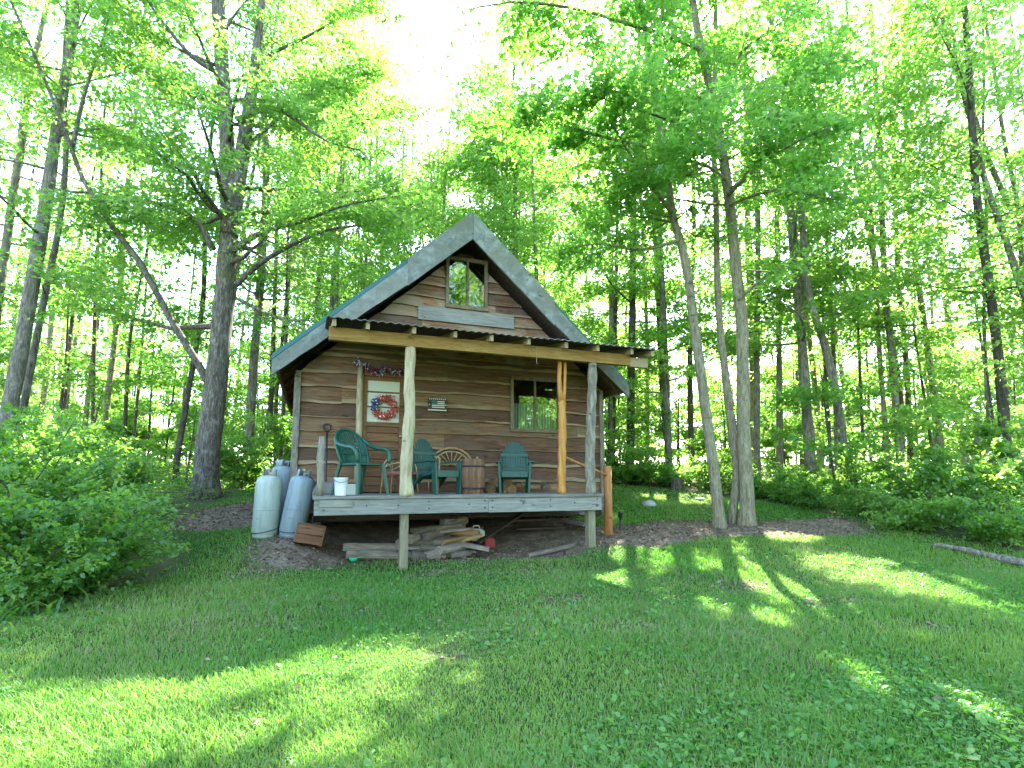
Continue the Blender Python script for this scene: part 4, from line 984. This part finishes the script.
def monobloc(label, t, p, rz):
    r_ = empty('plastic_chair', W(t, p, DK+.003), (0, 0, YAW+rz), label, 'chair', 'green plastic chairs on the porch'); m = M['chair']; r_.scale = (1.06, 1.06, 1.06)
    s_ = MB(); o_ = []
    for k_ in range(28):
        a = 2*math.pi*k_/28; cxx = math.copysign(abs(math.cos(a))**.5, math.cos(a)); cy = math.copysign(abs(math.sin(a))**.5, math.sin(a)); o_.append(Vector((.225*cxx, .22*cy, .42)))
    s_.prism(o_, None, (0, 0, .018)); s_.tube([p_+Vector((0, 0, .0)) for p_ in o_], .014, 6, closed=True); s_.build('seat', m, r_, smooth=False, bevel=.003)
    def BP(x, f):      # point of the curved back
        w_ = .225+.035*math.sin(math.pi*min(1, f*1.1)); return Vector((x*w_, .20+.19*f-.07*(x*x)*1.0, .42+.52*f*(1-.14*x*x*f)))
    b_ = MB(); rim = [BP(-1, f) for f in np.linspace(0, .86, 7)]+[BP(x, 1-.14*abs(x)**3) for x in np.linspace(-.85, .85, 9)]+[BP(1, f) for f in np.linspace(.86, 0, 7)]
    b_.tube(rim, .019, 8)
    for x in (-.62, .62): b_.tube([BP(x, f) for f in np.linspace(0, .96, 7)], .016, 6)
    for f in (.06, .30): b_.tube([BP(x, f) for x in np.linspace(-1, 1, 7)], .016, 6)
    for x0 in np.arange(-1.6, 1.7, .155):          # the diagonal lattice
        for s2 in (-1, 1):
            pts = [(x0+s2*(f-.3)*1.5, f) for f in np.linspace(.3, .97, 7)]; pts = [BP(x, f) for x, f in pts if abs(x) <= .64]
            if len(pts) > 1: b_.tube(pts, .009, 5)
    vs = [BP(x, f) for f in np.linspace(.02, .30, 4) for x in np.linspace(-1, 1, 9)]
    b_.add(vs, [(9*j+i, 9*j+i+1, 9*j+i+10, 9*j+i+9) for j in range(3) for i in range(8)])
    for sx in (-1, 1):
        vs = [BP(sx*x, f) for f in np.linspace(.02, .93, 8) for x in (.62, .81, 1.0)]
        b_.add(vs, [(3*j+i, 3*j+i+1, 3*j+i+4, 3*j+i+3) for j in range(7) for i in range(2)])
    b_.build('backrest', m, r_, smooth=True)
    for sx in (-1, 1):
        a = MB(); pts = smooth_path([BP(sx, .86), BP(sx, .62)+Vector((sx*.03, -.07, 0)), Vector((sx*.285, .0, .665)), Vector((sx*.295, -.16, .645)), Vector((sx*.29, -.25, .58)), Vector((sx*.27, -.255, .44))], 14)
        a.tube(pts, [.02]+[.03]*13+[.026], 8); a.build('arm', m, r_, smooth=True)
        l_ = MB(); l_.tube([(sx*.215, -.20, .43), (sx*.265, -.26, .0)], [.032, .022], 6); l_.build('leg', m, r_)
        l_ = MB(); l_.tube([(sx*.205, .20, .43), (sx*.25, .31, .0)], [.032, .022], 6); l_.build('leg', m, r_)
    return r_
monobloc('high-backed green plastic armchair with lattice back beside the white bucket, nearest the door', -.58, .60, R(34))

# keg
kg = empty('wooden_keg', W(1.16, .72, DK+.003), (0, 0, YAW), 'brown wooden keg with dark hoops between the two slat-back chairs', 'keg')
s_ = MB()
for i in range(18):
    a0 = 2*math.pi*i/18; a1 = 2*math.pi*(i+.96)/18; rs_ = random.random()
    prof = [(.178, 0), (.205, .12), (.222, .28), (.218, .38), (.205, .50), (.196, .555)]; vs = [(r_*math.cos(a), r_*math.sin(a), z) for r_, z in prof for a in (a0, (a0+a1)/2, a1)]
    s_.add(vs, [(3*j+k_, 3*j+k_+1, 3*j+k_+4, 3*j+k_+3) for j in range(5) for k_ in range(2)], rs_)
s_.lathe([(0.0, .53), (.19, .53), (.19, .52), (0, .52)], 24); s_.build('stave', M['keg'], kg)
for z, r_ in ((.09, .199), (.44, .2135)):
    h_ = MB(); h_.lathe([(r_, z-.016), (r_+.004, z-.016), (r_+.002, z+.016), (r_-.002, z+.016)], 30); h_.build('hoop', M['black'], kg, smooth=True)
# bentwood chair behind the keg
bw = empty('bentwood_chair', W(1.02, 1.34, DK+.003), (0, 0, YAW), 'arched bentwood twig chair behind the keg', 'chair')
b_ = MB()
def arc(rx, rz_, z0, y, n_=18, a0=0, a1=math.pi): return [(rx*math.cos(a0+(a1-a0)*i/n_), y, z0+rz_*math.sin(a0+(a1-a0)*i/n_)) for i in range(n_+1)]
b_.tube(arc(.40, .36, .42, .18), .017, 8); b_.tube(arc(.34, .30, .42, .175), .014, 8)
for a in np.linspace(.35, math.pi-.35, 9): b_.tube([(.06*math.cos(a), .17, .46+.04*math.sin(a)), (.34*math.cos(a), .17, .42+.30*math.sin(a))], .008, 5)
b_.tube([(-.42, .17, .50), (0, .165, .53), (.44, .17, .50)], .014, 7); b_.tube([(.40, .18, .43), (.41, .12, .2), (.40, .1, 0)], .017, 7); b_.tube([(-.40, .18, .43), (-.41, .12, .2), (-.40, .1, 0)], .017, 7)
b_.build('backrest', M['willow'], bw, smooth=True)
s_ = MB()
for i in range(9): s_.tube([(-.33+.01*i, -.30+i*.055, .36), (0, -.30+i*.055, .35), (.33-.01*i, -.30+i*.055, .36)], .014, 6)
s_.build('seat', M['willow'], bw, smooth=True)
for sx in (-1, 1):
    l_ = MB(); l_.tube([(sx*.32, -.31, .58), (sx*.33, -.31, .3), (sx*.34, -.32, 0)], .016, 7); l_.build('leg', M['willow'], bw, smooth=True)
    a = MB(); a.tube([(sx*.32, -.31, .58), (sx*.40, -.1, .62), (sx*.40, .17, .55)], .015, 7); a.build('arm', M['willow'], bw, smooth=True)
# twig chair with the red seat behind the log post
tc = empty('rustic_chair', W(.02, .78, DK+.003), (0, 0, YAW+R(60)), 'rustic pale twig chair with rust-red seat behind the pale log post', 'chair')
s_ = MB(); s_.prism([Vector((-.2, -.2, .30)), Vector((.2, -.2, .30)), Vector((.18, .2, .30)), Vector((-.18, .2, .30))], None, (0, 0, .05)); s_.build('seat', M['seatcloth'], tc, bevel=.015)
for sx in (-1, 1):
    for y, h_ in ((-.2, .36), (.2, .40)):
        l_ = MB(); l_.tube([(sx*.2, y, h_), (sx*.19, y*1.05, .2), (sx*.21, y*1.15, 0)], .011, 6); l_.build('leg', M['willow'], tc, smooth=True)
    a = MB(); a.tube(smooth_path([Vector(q_) for q_ in ((sx*.2, -.2, .34), (sx*.23, -.15, .47), (sx*.24, .05, .46), (sx*.2, .2, .38))], 10), .009, 6); a.build('arm', M['peeled'], tc, smooth=True)
b_ = MB(); b_.tube(arc(.20, .20, .34, .2), .010, 6); b_.tube(arc(.13, .13, .34, .2), .008, 6); b_.build('backrest', M['peeled'], tc, smooth=True)
# bucket
bu = empty('bucket', W(-.88, .22, DK+.003), (0, 0, YAW), 'plain white plastic bucket at the left end of the porch', 'bucket')
s_ = MB(); s_.lathe([(0, .003), (.072, .0), (.075, .01), (.092, .235), (.098, .24), (.098, .25), (.088, .25), (.07, .012), (0, .012)], 28); s_.build('body', M['white'], bu, smooth=True)
h_ = MB(); h_.tube([(.098*math.cos(a), -.05*math.sin(a)*1.2-.05*math.sin(a), .235-.05*math.sin(a)) for a in np.linspace(0, math.pi, 12)], .003, 5); h_.build('handle', M['black'], bu)
# patterned tin box behind the bucket
bx = empty('small_box', W(-.74, .75, DK+.003), (0, 0, YAW+R(12)), 'small pale box on the deck under the lattice-back chair', 'box')
s_ = MB(); s_.box(-.09, .09, -.07, .07, 0, .16); s_.build('body', M['grimy'], bx, bevel=.006); s_ = MB(); s_.box(-.095, .095, -.075, .075, .161, .19); s_.build('lid', M['cratewood'], bx, bevel=.006)
# shovel leaning on the wall
sv = empty('snow_shovel', W(-1.06, 1.05, DK+.003), (0, 0, YAW), 'dark D-handled shovel leaning upright on the wall left of the door', 'shovel')
s_ = MB(); s_.tube([(0, .02, .12), (.0, .62, 1.02)], .014, 8); s_.build('shaft', M['black'], sv, smooth=True)
h_ = MB(); h_.tube([(0, .62, 1.01), (-.055, .645, 1.06), (-.055, .68, 1.13), (.0, .695, 1.155), (.055, .68, 1.13), (.055, .645, 1.06)], .014, 7, closed=True); h_.build('handle', M['black'], sv, smooth=True)
vs = []; 
for j in range(6):
    for i in range(9):
        x = -.19+.38*i/8; f = j/5; vs.append((x*(1-.55*f*f), -.03+.06*f-.05*(x/.19)**2*(1-f), .0+.20*f))
b_ = MB(); b_.add(vs, [(9*j+i, 9*j+i+1, 9*j+i+10, 9*j+i+9) for j in range(5) for i in range(8)]); o = b_.build('blade', M['tin'], sv, smooth=True); so_ = o.modifiers.new('thick', 'SOLIDIFY'); so_.thickness = .006
# door wreath
wr = empty('door_wreath', W(-.14, WP-.09, 2.44), (0, 0, YAW), 'round red wreath with a navy section hanging on the door', 'wreath')
parts = {'red_section': MB(), 'navy_section': MB(), 'white_flecks': MB()}; rw = random.Random(3)
for i in range(620):
    a = rw.uniform(0, 6.283); rr_ = .165+rw.gauss(0, .028); y = rw.gauss(-.012, .016); c = Vector((rr_*math.cos(a), y, rr_*math.sin(a))); s0 = rw.uniform(.014, .024)
    nm = 'navy_section' if 2.25 < a < 3.45 else 'red_section'
    if rw.random() < .12: nm = 'white_flecks'; s0 *= .8
    ax = Vector((rw.gauss(0, 1), rw.gauss(0, 1), rw.gauss(0, 1))).normalized(); ay = ax.orthogonal().normalized(); az_ = ax.cross(ay)
    vs = [c+ax*s0*1.3, c-ax*s0*1.3, c+ay*s0, c-ay*s0, c+az_*s0, c-az_*s0]; parts[nm].add(vs, [(0, 2, 4), (2, 1, 4), (1, 3, 4), (3, 0, 4), (2, 0, 5), (1, 2, 5), (3, 1, 5), (0, 3, 5)])
ring = MB(); ring.tube([(.165*math.cos(a), .0, .165*math.sin(a)) for a in np.linspace(0, 2*math.pi, 32, endpoint=False)], .018, 7, closed=True); ring.build('ring', M['black'], wr, smooth=True)
for nm, m in (('red_section', 'coral'), ('navy_section', 'blue'), ('white_flecks', 'white')): parts[nm].build(nm, M[m], wr)
# garland over the door
gl_ = empty('ribbon_garland', W(-.2, WP-.10, 3.06), (0, 0, YAW), 'red, white and navy ribbon garland strung above the door', 'garland')
st_ = [Vector((-.42, -.02, .17)), Vector((-.36, -.02, .13)), Vector((-.18, -.02, .045)), Vector((0, -.02, .02)), Vector((.06, -.02, .07)), Vector((.2, -.02, .02)), Vector((.36, -.02, .04)), Vector((.44, -.02, .0))]
sp_ = smooth_path(st_, 40); g = MB(); g.tube(sp_, .006, 5); g.build('string', M['black'], gl_)
gp = {'red_ribbon': MB(), 'white_ribbon': MB(), 'navy_ribbon': MB()}
for i in range(330):
    c = sp_[rw.randrange(41)]+Vector((rw.gauss(0, .02), rw.gauss(0, .014), rw.gauss(-.02, .028))); d_ = Vector((rw.gauss(0, 1), rw.gauss(0, .5), rw.gauss(0, 1))).normalized(); e_ = d_.orthogonal().normalized()
    L = rw.uniform(.024, .048); w0 = .011; gp[rw.choice(('red_ribbon', 'white_ribbon', 'navy_ribbon', 'navy_ribbon'))].add([c-d_*L-e_*w0, c-d_*L+e_*w0, c+e_*w0*.5+Vector((0, -.012, 0)), c-e_*w0*.5+Vector((0, -.012, 0)), c+d_*L-e_*w0, c+d_*L+e_*w0], [(0, 1, 2, 3), (3, 2, 5, 4)])
for nm, m in (('red_ribbon', 'red'), ('white_ribbon', 'white'), ('navy_ribbon', 'blue')): gp[nm].build(nm, M[m], gl_)
# little flag sign on the wall
fs_ = empty('flag_sign', W(.80, WP-.062, 2.56), (0, 0, YAW), 'small faded stars-and-stripes sign on the wall right of the log post', 'sign')
s_ = MB(); s_.box(-.17, .17, -.008, .008, -.13, .10); s_.build('board', M['dark'], fs_, bevel=.003)
s_ = MB()
for i in range(4): s_.box(-.10, .13, -.0125, -.0085, -.075+i*.034, -.057+i*.034)
s_.box(-.17, .17, -.0125, -.0085, -.128, -.108)
for i in range(9): s_.box(-.155+i*.036, -.135+i*.036, -.0125, -.0085, .074, .092)
for i in (-.155, .145): s_.box(i, i+.018, -.0125, -.0085, -.03, -.012)
s_.build('stripes', M['grimy'], fs_); s_ = MB(); s_.box(-.10, .0, -.016, -.013, -.02, .055); s_.build('canton', M['flaggreen'], fs_)
# string hanging under the beam
hs = empty('hanging_string', W(1.98, -.062, 3.30), (0, 0, YAW), 'thin pale cord with a small hook hanging down the porch beam', 'cord')
s_ = MB(); s_.tube([(0, 0, 0), (.003, -.004, -.12), (-.002, .0, -.25)], .004, 5); s_.build('cord', M['peeled'], hs); s_ = MB(); s_.tube([(0, 0, -.25), (.0, 0, -.28), (.012, 0, -.295), (.022, 0, -.28)], .005, 6); s_.build('hook', M['tin'], hs)

# gas bottles
def tank(label, X, Y, rot, mat, hose=False, h=.77, r0=.19):
    z = G(X, Y); r_ = empty('gas_cylinder', (X, Y, z), rot, label, 'gas cylinder', 'gas cylinders left of the porch')
    b_ = MB(); b_.lathe([(r0*.96, .03), (r0, .05), (r0*1.004, h*.5), (r0, h), (r0*.97, h+.05), (r0*.86, h+.10), (r0*.62, h+.135), (0, h+.15)], 32); b_.build('body', mat, r_, smooth=True)
    f = MB(); f.lathe([(r0*.9, -.03), (r0*.93, -.03), (r0*.93, .045), (r0*.9, .045)], 28); f.build('foot_ring', mat, r_, smooth=True)
    c = MB(); rc_ = .095; c.lathe([(rc_, h+.10), (rc_+.005, h+.10), (rc_+.008, h+.235), (rc_+.002, h+.24), (rc_, h+.235), (rc_-.004, h+.1)], 24, a0=-.9, a1=4.0); c.build('collar', mat, r_, smooth=True)
    v_ = MB(); v_.lathe([(.022, h+.14), (.022, h+.20), (.014, h+.205), (.014, h+.225), (.038, h+.228), (.038, h+.25), (0, h+.252)], 14); v_.box(.01, .07, -.015, .015, h+.165, h+.195); v_.build('valve', M['brass'], r_)
    s_ = MB(); s_.tube([((r0+.004)*math.cos(a), (r0+.004)*math.sin(a), .10+.05*math.sin(a+.6)) for a in np.linspace(0, 6.283, 30, endpoint=False)], .006, 5, closed=True); s_.build('strap', M['rubber'], r_)
    s_ = MB(); s_.tube([((r0+.001)*math.cos(a), (r0+.001)*math.sin(a), h*.52) for a in np.linspace(0, 6.283, 30, endpoint=False)], .006, 6, closed=True); s_.build('weld_seam', mat, r_, smooth=True)
    if hose:
        s_ = MB(); s_.tube(smooth_path([Vector(q_) for q_ in ((.03, -.02, h+.18), (.2, -.1, h+.05), (.26, -.12, .45), (.24, -.14, .12), (.1, -.24, .04))], 18), .008, 6); s_.build('hose', M['rubber'], r_, smooth=True)
tank('pale upright gas cylinder standing farthest left beside the porch', -3.76, 8.25, (0, R(2), 0), M['tank_w'])
tank('blue-grey gas cylinder leaning right, nearest the porch deck', -3.37, 8.28, (0, R(9), .3), M['tank_b'], True)
tank('blue-grey gas cylinder half hidden behind the pale upright one', -3.80, 8.80, (0, R(2), 1), M['tank_b'], h=.83)
# crate tipped on its edge
c0 = gr(308, 548); cr = empty('wooden_crate', Vector((c0.x, c0.y, c0.z+.03)), (R(-16), R(10), R(12)), 'small brown wooden crate tipped over on the ground below the blue-grey gas cylinder', 'crate')
for nm, bxs in (('side', (-.2, -.18, -.14, .14, 0, .27)), ('side', (.18, .2, -.14, .14, 0, .27))):
    s_ = MB(); s_.box(*bxs); s_.build(nm, M['cratewood'], cr, bevel=.004)
s_ = MB(); s_.box(-.178, .178, -.14, -.12, .003, .13); s_.box(-.178, .178, -.14, -.12, .137, .268); s_.build('front_panel', M['cratewood'], cr, bevel=.004)
s_ = MB(); s_.box(-.178, .178, .12, .14, .003, .268); s_.build('back_panel', M['cratewood'], cr, bevel=.004)
s_ = MB(); s_.box(-.198, .198, -.138, .138, .271, .29); s_.build('lid', M['cratewood'], cr, bevel=.004)

# firewood
def split_log(label, group, pos, rotz, L, r, mat, tilt=0, roll=0, half=True, name='firewood'):
    mb = MB(); n_ = 8; rs = random.random()*9
    angs = np.linspace(0, math.pi, n_) if half else np.linspace(0, 2*math.pi, 11)[:-1]
    vs = []
    segs = 5
    for i in range(segs+1):
        x = -L/2+L*i/segs
        for a in angs:
            q_ = r*(1+.16*mnoise.noise(Vector((math.cos(a)+rs, math.sin(a), x*3)))); vs.append((x, q_*math.cos(a), q_*math.sin(a)))
    m = len(angs); fs = [(i*m+k_, i*m+(k_+1) % m, (i+1)*m+(k_+1) % m, (i+1)*m+k_) for i in range(segs) for k_ in range(m)]
    fs += [tuple(range(m-1, -1, -1)), tuple(segs*m+k_ for k_ in range(m))]
    mb.add(vs, fs); o = mb.build(name, mat, None); o.location = pos; o.rotation_euler = (roll, tilt, rotz)
    tag(o, label, 'firewood', group); return o
rw = random.Random(12)
for i, (t, p, z, a) in enumerate([(1.72, 1.5, .07, 80), (1.90, 1.5, .08, 95), (2.08, 1.5, .07, 88), (1.82, 1.5, .19, 90), (2.02, 1.5, .2, 84)]):
    split_log('short split log stacked on the deck under the dark window', 'split logs stacked under the window', W(t, p, DK+z-.01), YAW+R(a), .38, .085, M['firewood_tan'], half=False)
for i, (t, p, z, a) in enumerate([(2.30, 1.45, .10, 60), (2.48, 1.35, .07, 20), (2.72, 1.3, .07, 75), (2.85, 1.1, .07, 15)]):
    split_log('short split log lying on the deck behind the honey coloured pole', 'split logs behind the honey coloured pole', W(t, p, DK+z), YAW+R(a), .34, .07, M['firewood_tan' if i != 2 else 'firewood'])
k_ = 0
for row, (n_, z0) in enumerate([(7, .0), (6, .10), (6, .20), (4, .30), (3, .39)]):
    for i in range(n_):
        t = .15+(.95*(i+.5)/n_)+rw.uniform(-.07, .07)+row*.02; p = .30+rw.uniform(-.10, .28)+row*.08
        g0 = W(t, p, 0); zz = G(g0.x, g0.y)+.05+z0+rw.uniform(-.01, .02)
        split_log('grey split log in the heap under the porch deck', 'split logs heaped under the porch', W(t, p, zz), YAW+R(rw.uniform(-45, 60)), rw.uniform(.36, .6), rw.uniform(.045, .085), M['firewood' if rw.random() < .88 else 'firewood_tan'], R(rw.uniform(-14, 14)), R(rw.uniform(-40, 40)), rw.random() < .6)
for lab, t, p, dz, a, L, r, tl in (('long weathered log lying under the porch left of the square support', -.36, .55, .08, 4, .8, .065, 5), ('second long log behind the first under the left of the porch', -.36, .85, .14, -8, .85, .07, 2),
                        ('bare pole slanting on the ground under the right of the porch', 2.45, .25, .06, 10, 1.1, .04, -7)):
    g0 = W(t, p, 0); split_log(lab, None, W(t, p, G(g0.x, g0.y)+dz), YAW+R(a), L, r, M['firewood'], R(tl), 0, False, 'log')
for lab, t, p, dz, a, L, tl in (('old dark plank leaning under the porch beside the log heap', 1.75, .9, .30, 25, 1.2, -22), ):
    g0 = W(t, p, 0); mb = MB(); mb.box(-L/2, L/2, -.06, .06, -.015, .015); o = mb.build('plank', M['dark'], None, bevel=.004); o.location = W(t, p, G(g0.x, g0.y)+dz); o.rotation_euler = (0, R(tl), YAW+R(a)); tag(o, lab, 'plank')
def jug(label, t, p, mat, s0=1.0, rot=(0, 0, 0), name='fuel_can', dz=0):
    g0 = W(t, p, 0); r_ = empty(name, W(t, p, G(g0.x, g0.y)+.012+dz), rot, label, 'can')
    b_ = MB(); o_ = [Vector((x*s0, -.08*s0, z*s0)) for x, z in ((-.13, 0), (.13, 0), (.14, .05), (.13, .19), (.06, .23), (-.1, .24), (-.14, .18))]; b_.prism(o_, None, (0, .16*s0, 0)); b_.build('body', mat, r_, bevel=.02)
    h_ = MB(); h_.tube([(-.09*s0, 0, .235*s0), (-.07*s0, 0, .29*s0), (.03*s0, 0, .285*s0), (.05*s0, 0, .225*s0)], .012*s0, 7); h_.build('handle', mat, r_, smooth=True)
    c_ = MB(); c_.lathe([(.025*s0, .19*s0), (.025*s0, .26*s0), (0, .262*s0)], 12, (.10*s0, 0, 0)); c_.build('cap', M['black'], r_)
jug('red plastic fuel can lying under the porch right of the log heap', 1.48, .80, M['redplastic'], .75, (0, 0, YAW+.3))
jug('pale jug standing behind the red can under the porch', 1.30, .85, M['grimy'], .85, (0, 0, YAW), 'jug', .12)
bl = empty('toy_ball', W(-.66, .45, 0), label='green plastic scoop half buried under the left of the porch', cat='scoop'); bl.name = 'plastic_scoop'; bl.scale = (.7, .7, .7)
bl.location.z = G(bl.location.x, bl.location.y)+.07
b_ = MB(); b_.lathe([(0, -.07), (.05, -.06), (.085, -.02), (.09, .03), (.084, .03), (.075, -.01), (.04, -.05), (0, -.058)], 16); b_.build('bowl', M['greenplastic'], bl, smooth=True); b_ = MB(); b_.tube([(.08, 0, .02), (.17, .02, .035)], .013, 7); b_.build('handle', M['greenplastic'], bl, smooth=True)
# garden light stake
c0 = gr(620, 530); pl = empty('garden_light', c0, (0, R(3), 0), 'short black garden light on a stake right of the cedar newel post', 'garden light')
s_ = MB(); s_.tube([(0, 0, -.05), (0, 0, .20)], .012, 8); s_.build('stake', M['black'], pl); s_ = MB(); s_.lathe([(.018, .19), (.035, .22), (.040, .29), (.05, .295), (.046, .315), (0, .33)], 14); s_.build('head', M['black'], pl, smooth=True)
# stones and stump, fallen log, snag
def stone(label, px, py, r, seed, mat='stone', sq=.6):
    c = gr(px, py); mb = MB(); vs = []; fs = []; n_, m = 9, 14
    for j in range(n_+1):
        for i in range(m):
            th_ = math.pi*j/n_; ph = 2*math.pi*i/m; d_ = Vector((math.sin(th_)*math.cos(ph), math.sin(th_)*math.sin(ph), math.cos(th_))); q_ = r*(1+.3*mnoise.noise(d_*1.4+Vector((seed, 0, 0)))); vs.append((d_.x*q_, d_.y*q_, d_.z*q_*sq))
    for j in range(n_):
        for i in range(m): fs.append((j*m+i, (j+1)*m+i, (j+1)*m+(i+1) % m, j*m+(i+1) % m))
    mb.add(vs, fs); o = mb.build('stone', M[mat], None, smooth=True); o.location = (c.x, c.y, c.z+r*sq*.35); tag(o, label, 'stone')
stone('pale stone in the strip of grass behind the cedar newel post', 649, 506, .16, 3); stone('flat grey stone at the foot of the pale trunks', 700, 500, .13, 6, sq=.35)
c0 = gr(677, 490); s_ = MB(); s_.tube([(0, 0, -.1), (0, 0, .05), (.02, 0, .30)], [.22, .17, .15], 11, wob=.25); o = s_.build('tree_stump', M['bark_dark'], None, smooth=True); o.location = c0; tag(o, 'short dark rotten stump in the grass behind the pale leaning trunk', 'stump')
A_, B_ = gr(932, 549), gr(1060, 572)
s_ = MB(); pts = [A_.lerp(B_, f)+Vector((0, .08*math.sin(f*5), .055+.02*math.sin(f*7))) for f in np.linspace(0, 1, 12)]; s_.tube([p_-A_ for p_ in pts], [.03+.045*f+.008*math.sin(f*23) for f in np.linspace(0, 1, 12)], 10, wob=.25)
o = s_.build('fallen_log', M['bark_grey'], None, smooth=True); o.location = A_; tag(o, 'grey fallen log lying along the right edge of the lawn', 'log')
X_, Y_ = at(981, 470, 13).x, 13.0; p0 = Vector((X_, Y_, G(X_, Y_))); topz = at(981, 416, 13).z-p0.z
s_ = MB(); s_.tube([(0, 0, -.2), (0, 0, topz*.5), (.02, 0, topz*.85), (.06, 0, topz)], [.12, .10, .095, .035], 10, wob=.2); o = s_.build('snag', M['bark_snag'], None, smooth=True); o.location = p0; tag(o, 'bleached broken-off dead trunk standing in the shrubs at the right', 'dead trunk')

# ------------------------------------------------------------------ light, sky, camera
wd = bpy.data.worlds.new('World'); sc.world = wd; wd.use_nodes = True; nt = wd.node_tree; nt.nodes.clear()
sk = nt.nodes.new('ShaderNodeTexSky'); sk.sky_type = 'NISHITA'; sk.sun_disc = False; sk.sun_elevation = SUN_EL; sk.sun_rotation = SUN_AZ; sk.dust_density = 1.0; sk.air_density = 1.0
bg = nt.nodes.new('ShaderNodeBackground'); bg.inputs['Strength'].default_value = .15; wo = nt.nodes.new('ShaderNodeOutputWorld')
nt.links.new(sk.outputs[0], bg.inputs['Color']); nt.links.new(bg.outputs[0], wo.inputs['Surface'])
sl_ = bpy.data.lights.new('sun', 'SUN'); sl_.energy = 5.0; sl_.angle = R(.5); sl_.color = (1, .95, .86)
so_ = bpy.data.objects.new('sun', sl_); COL.objects.link(so_); so_.rotation_euler = Vector(tuple(SUN)).to_track_quat('Z', 'Y').to_euler(); so_.location = (5, 20, 25)

cam = bpy.data.cameras.new('camera'); co = bpy.data.objects.new('camera', cam); COL.objects.link(co)
cam.sensor_width = 36; cam.lens = 36*F/1024; cam.shift_y = (PY-384)/1024; cam.clip_start = .05; cam.clip_end = 1500
co.location = (0, 0, CZ); co.rotation_euler = (math.pi/2+TH, 0, 0); sc.camera = co
vs_ = sc.view_settings; vs_.view_transform = 'Standard'; vs_.look = 'None'; vs_.exposure = 3.3; vs_.gamma = 1; vs_.use_curve_mapping = False
cy_ = sc.cycles; cy_.use_denoising = True; cy_.max_bounces = 11; cy_.diffuse_bounces = 9; cy_.glossy_bounces = 3; cy_.transmission_bounces = 4; cy_.transparent_max_bounces = 8
cy_.caustics_reflective = False; cy_.caustics_refractive = False; cy_.sample_clamp_indirect = 6
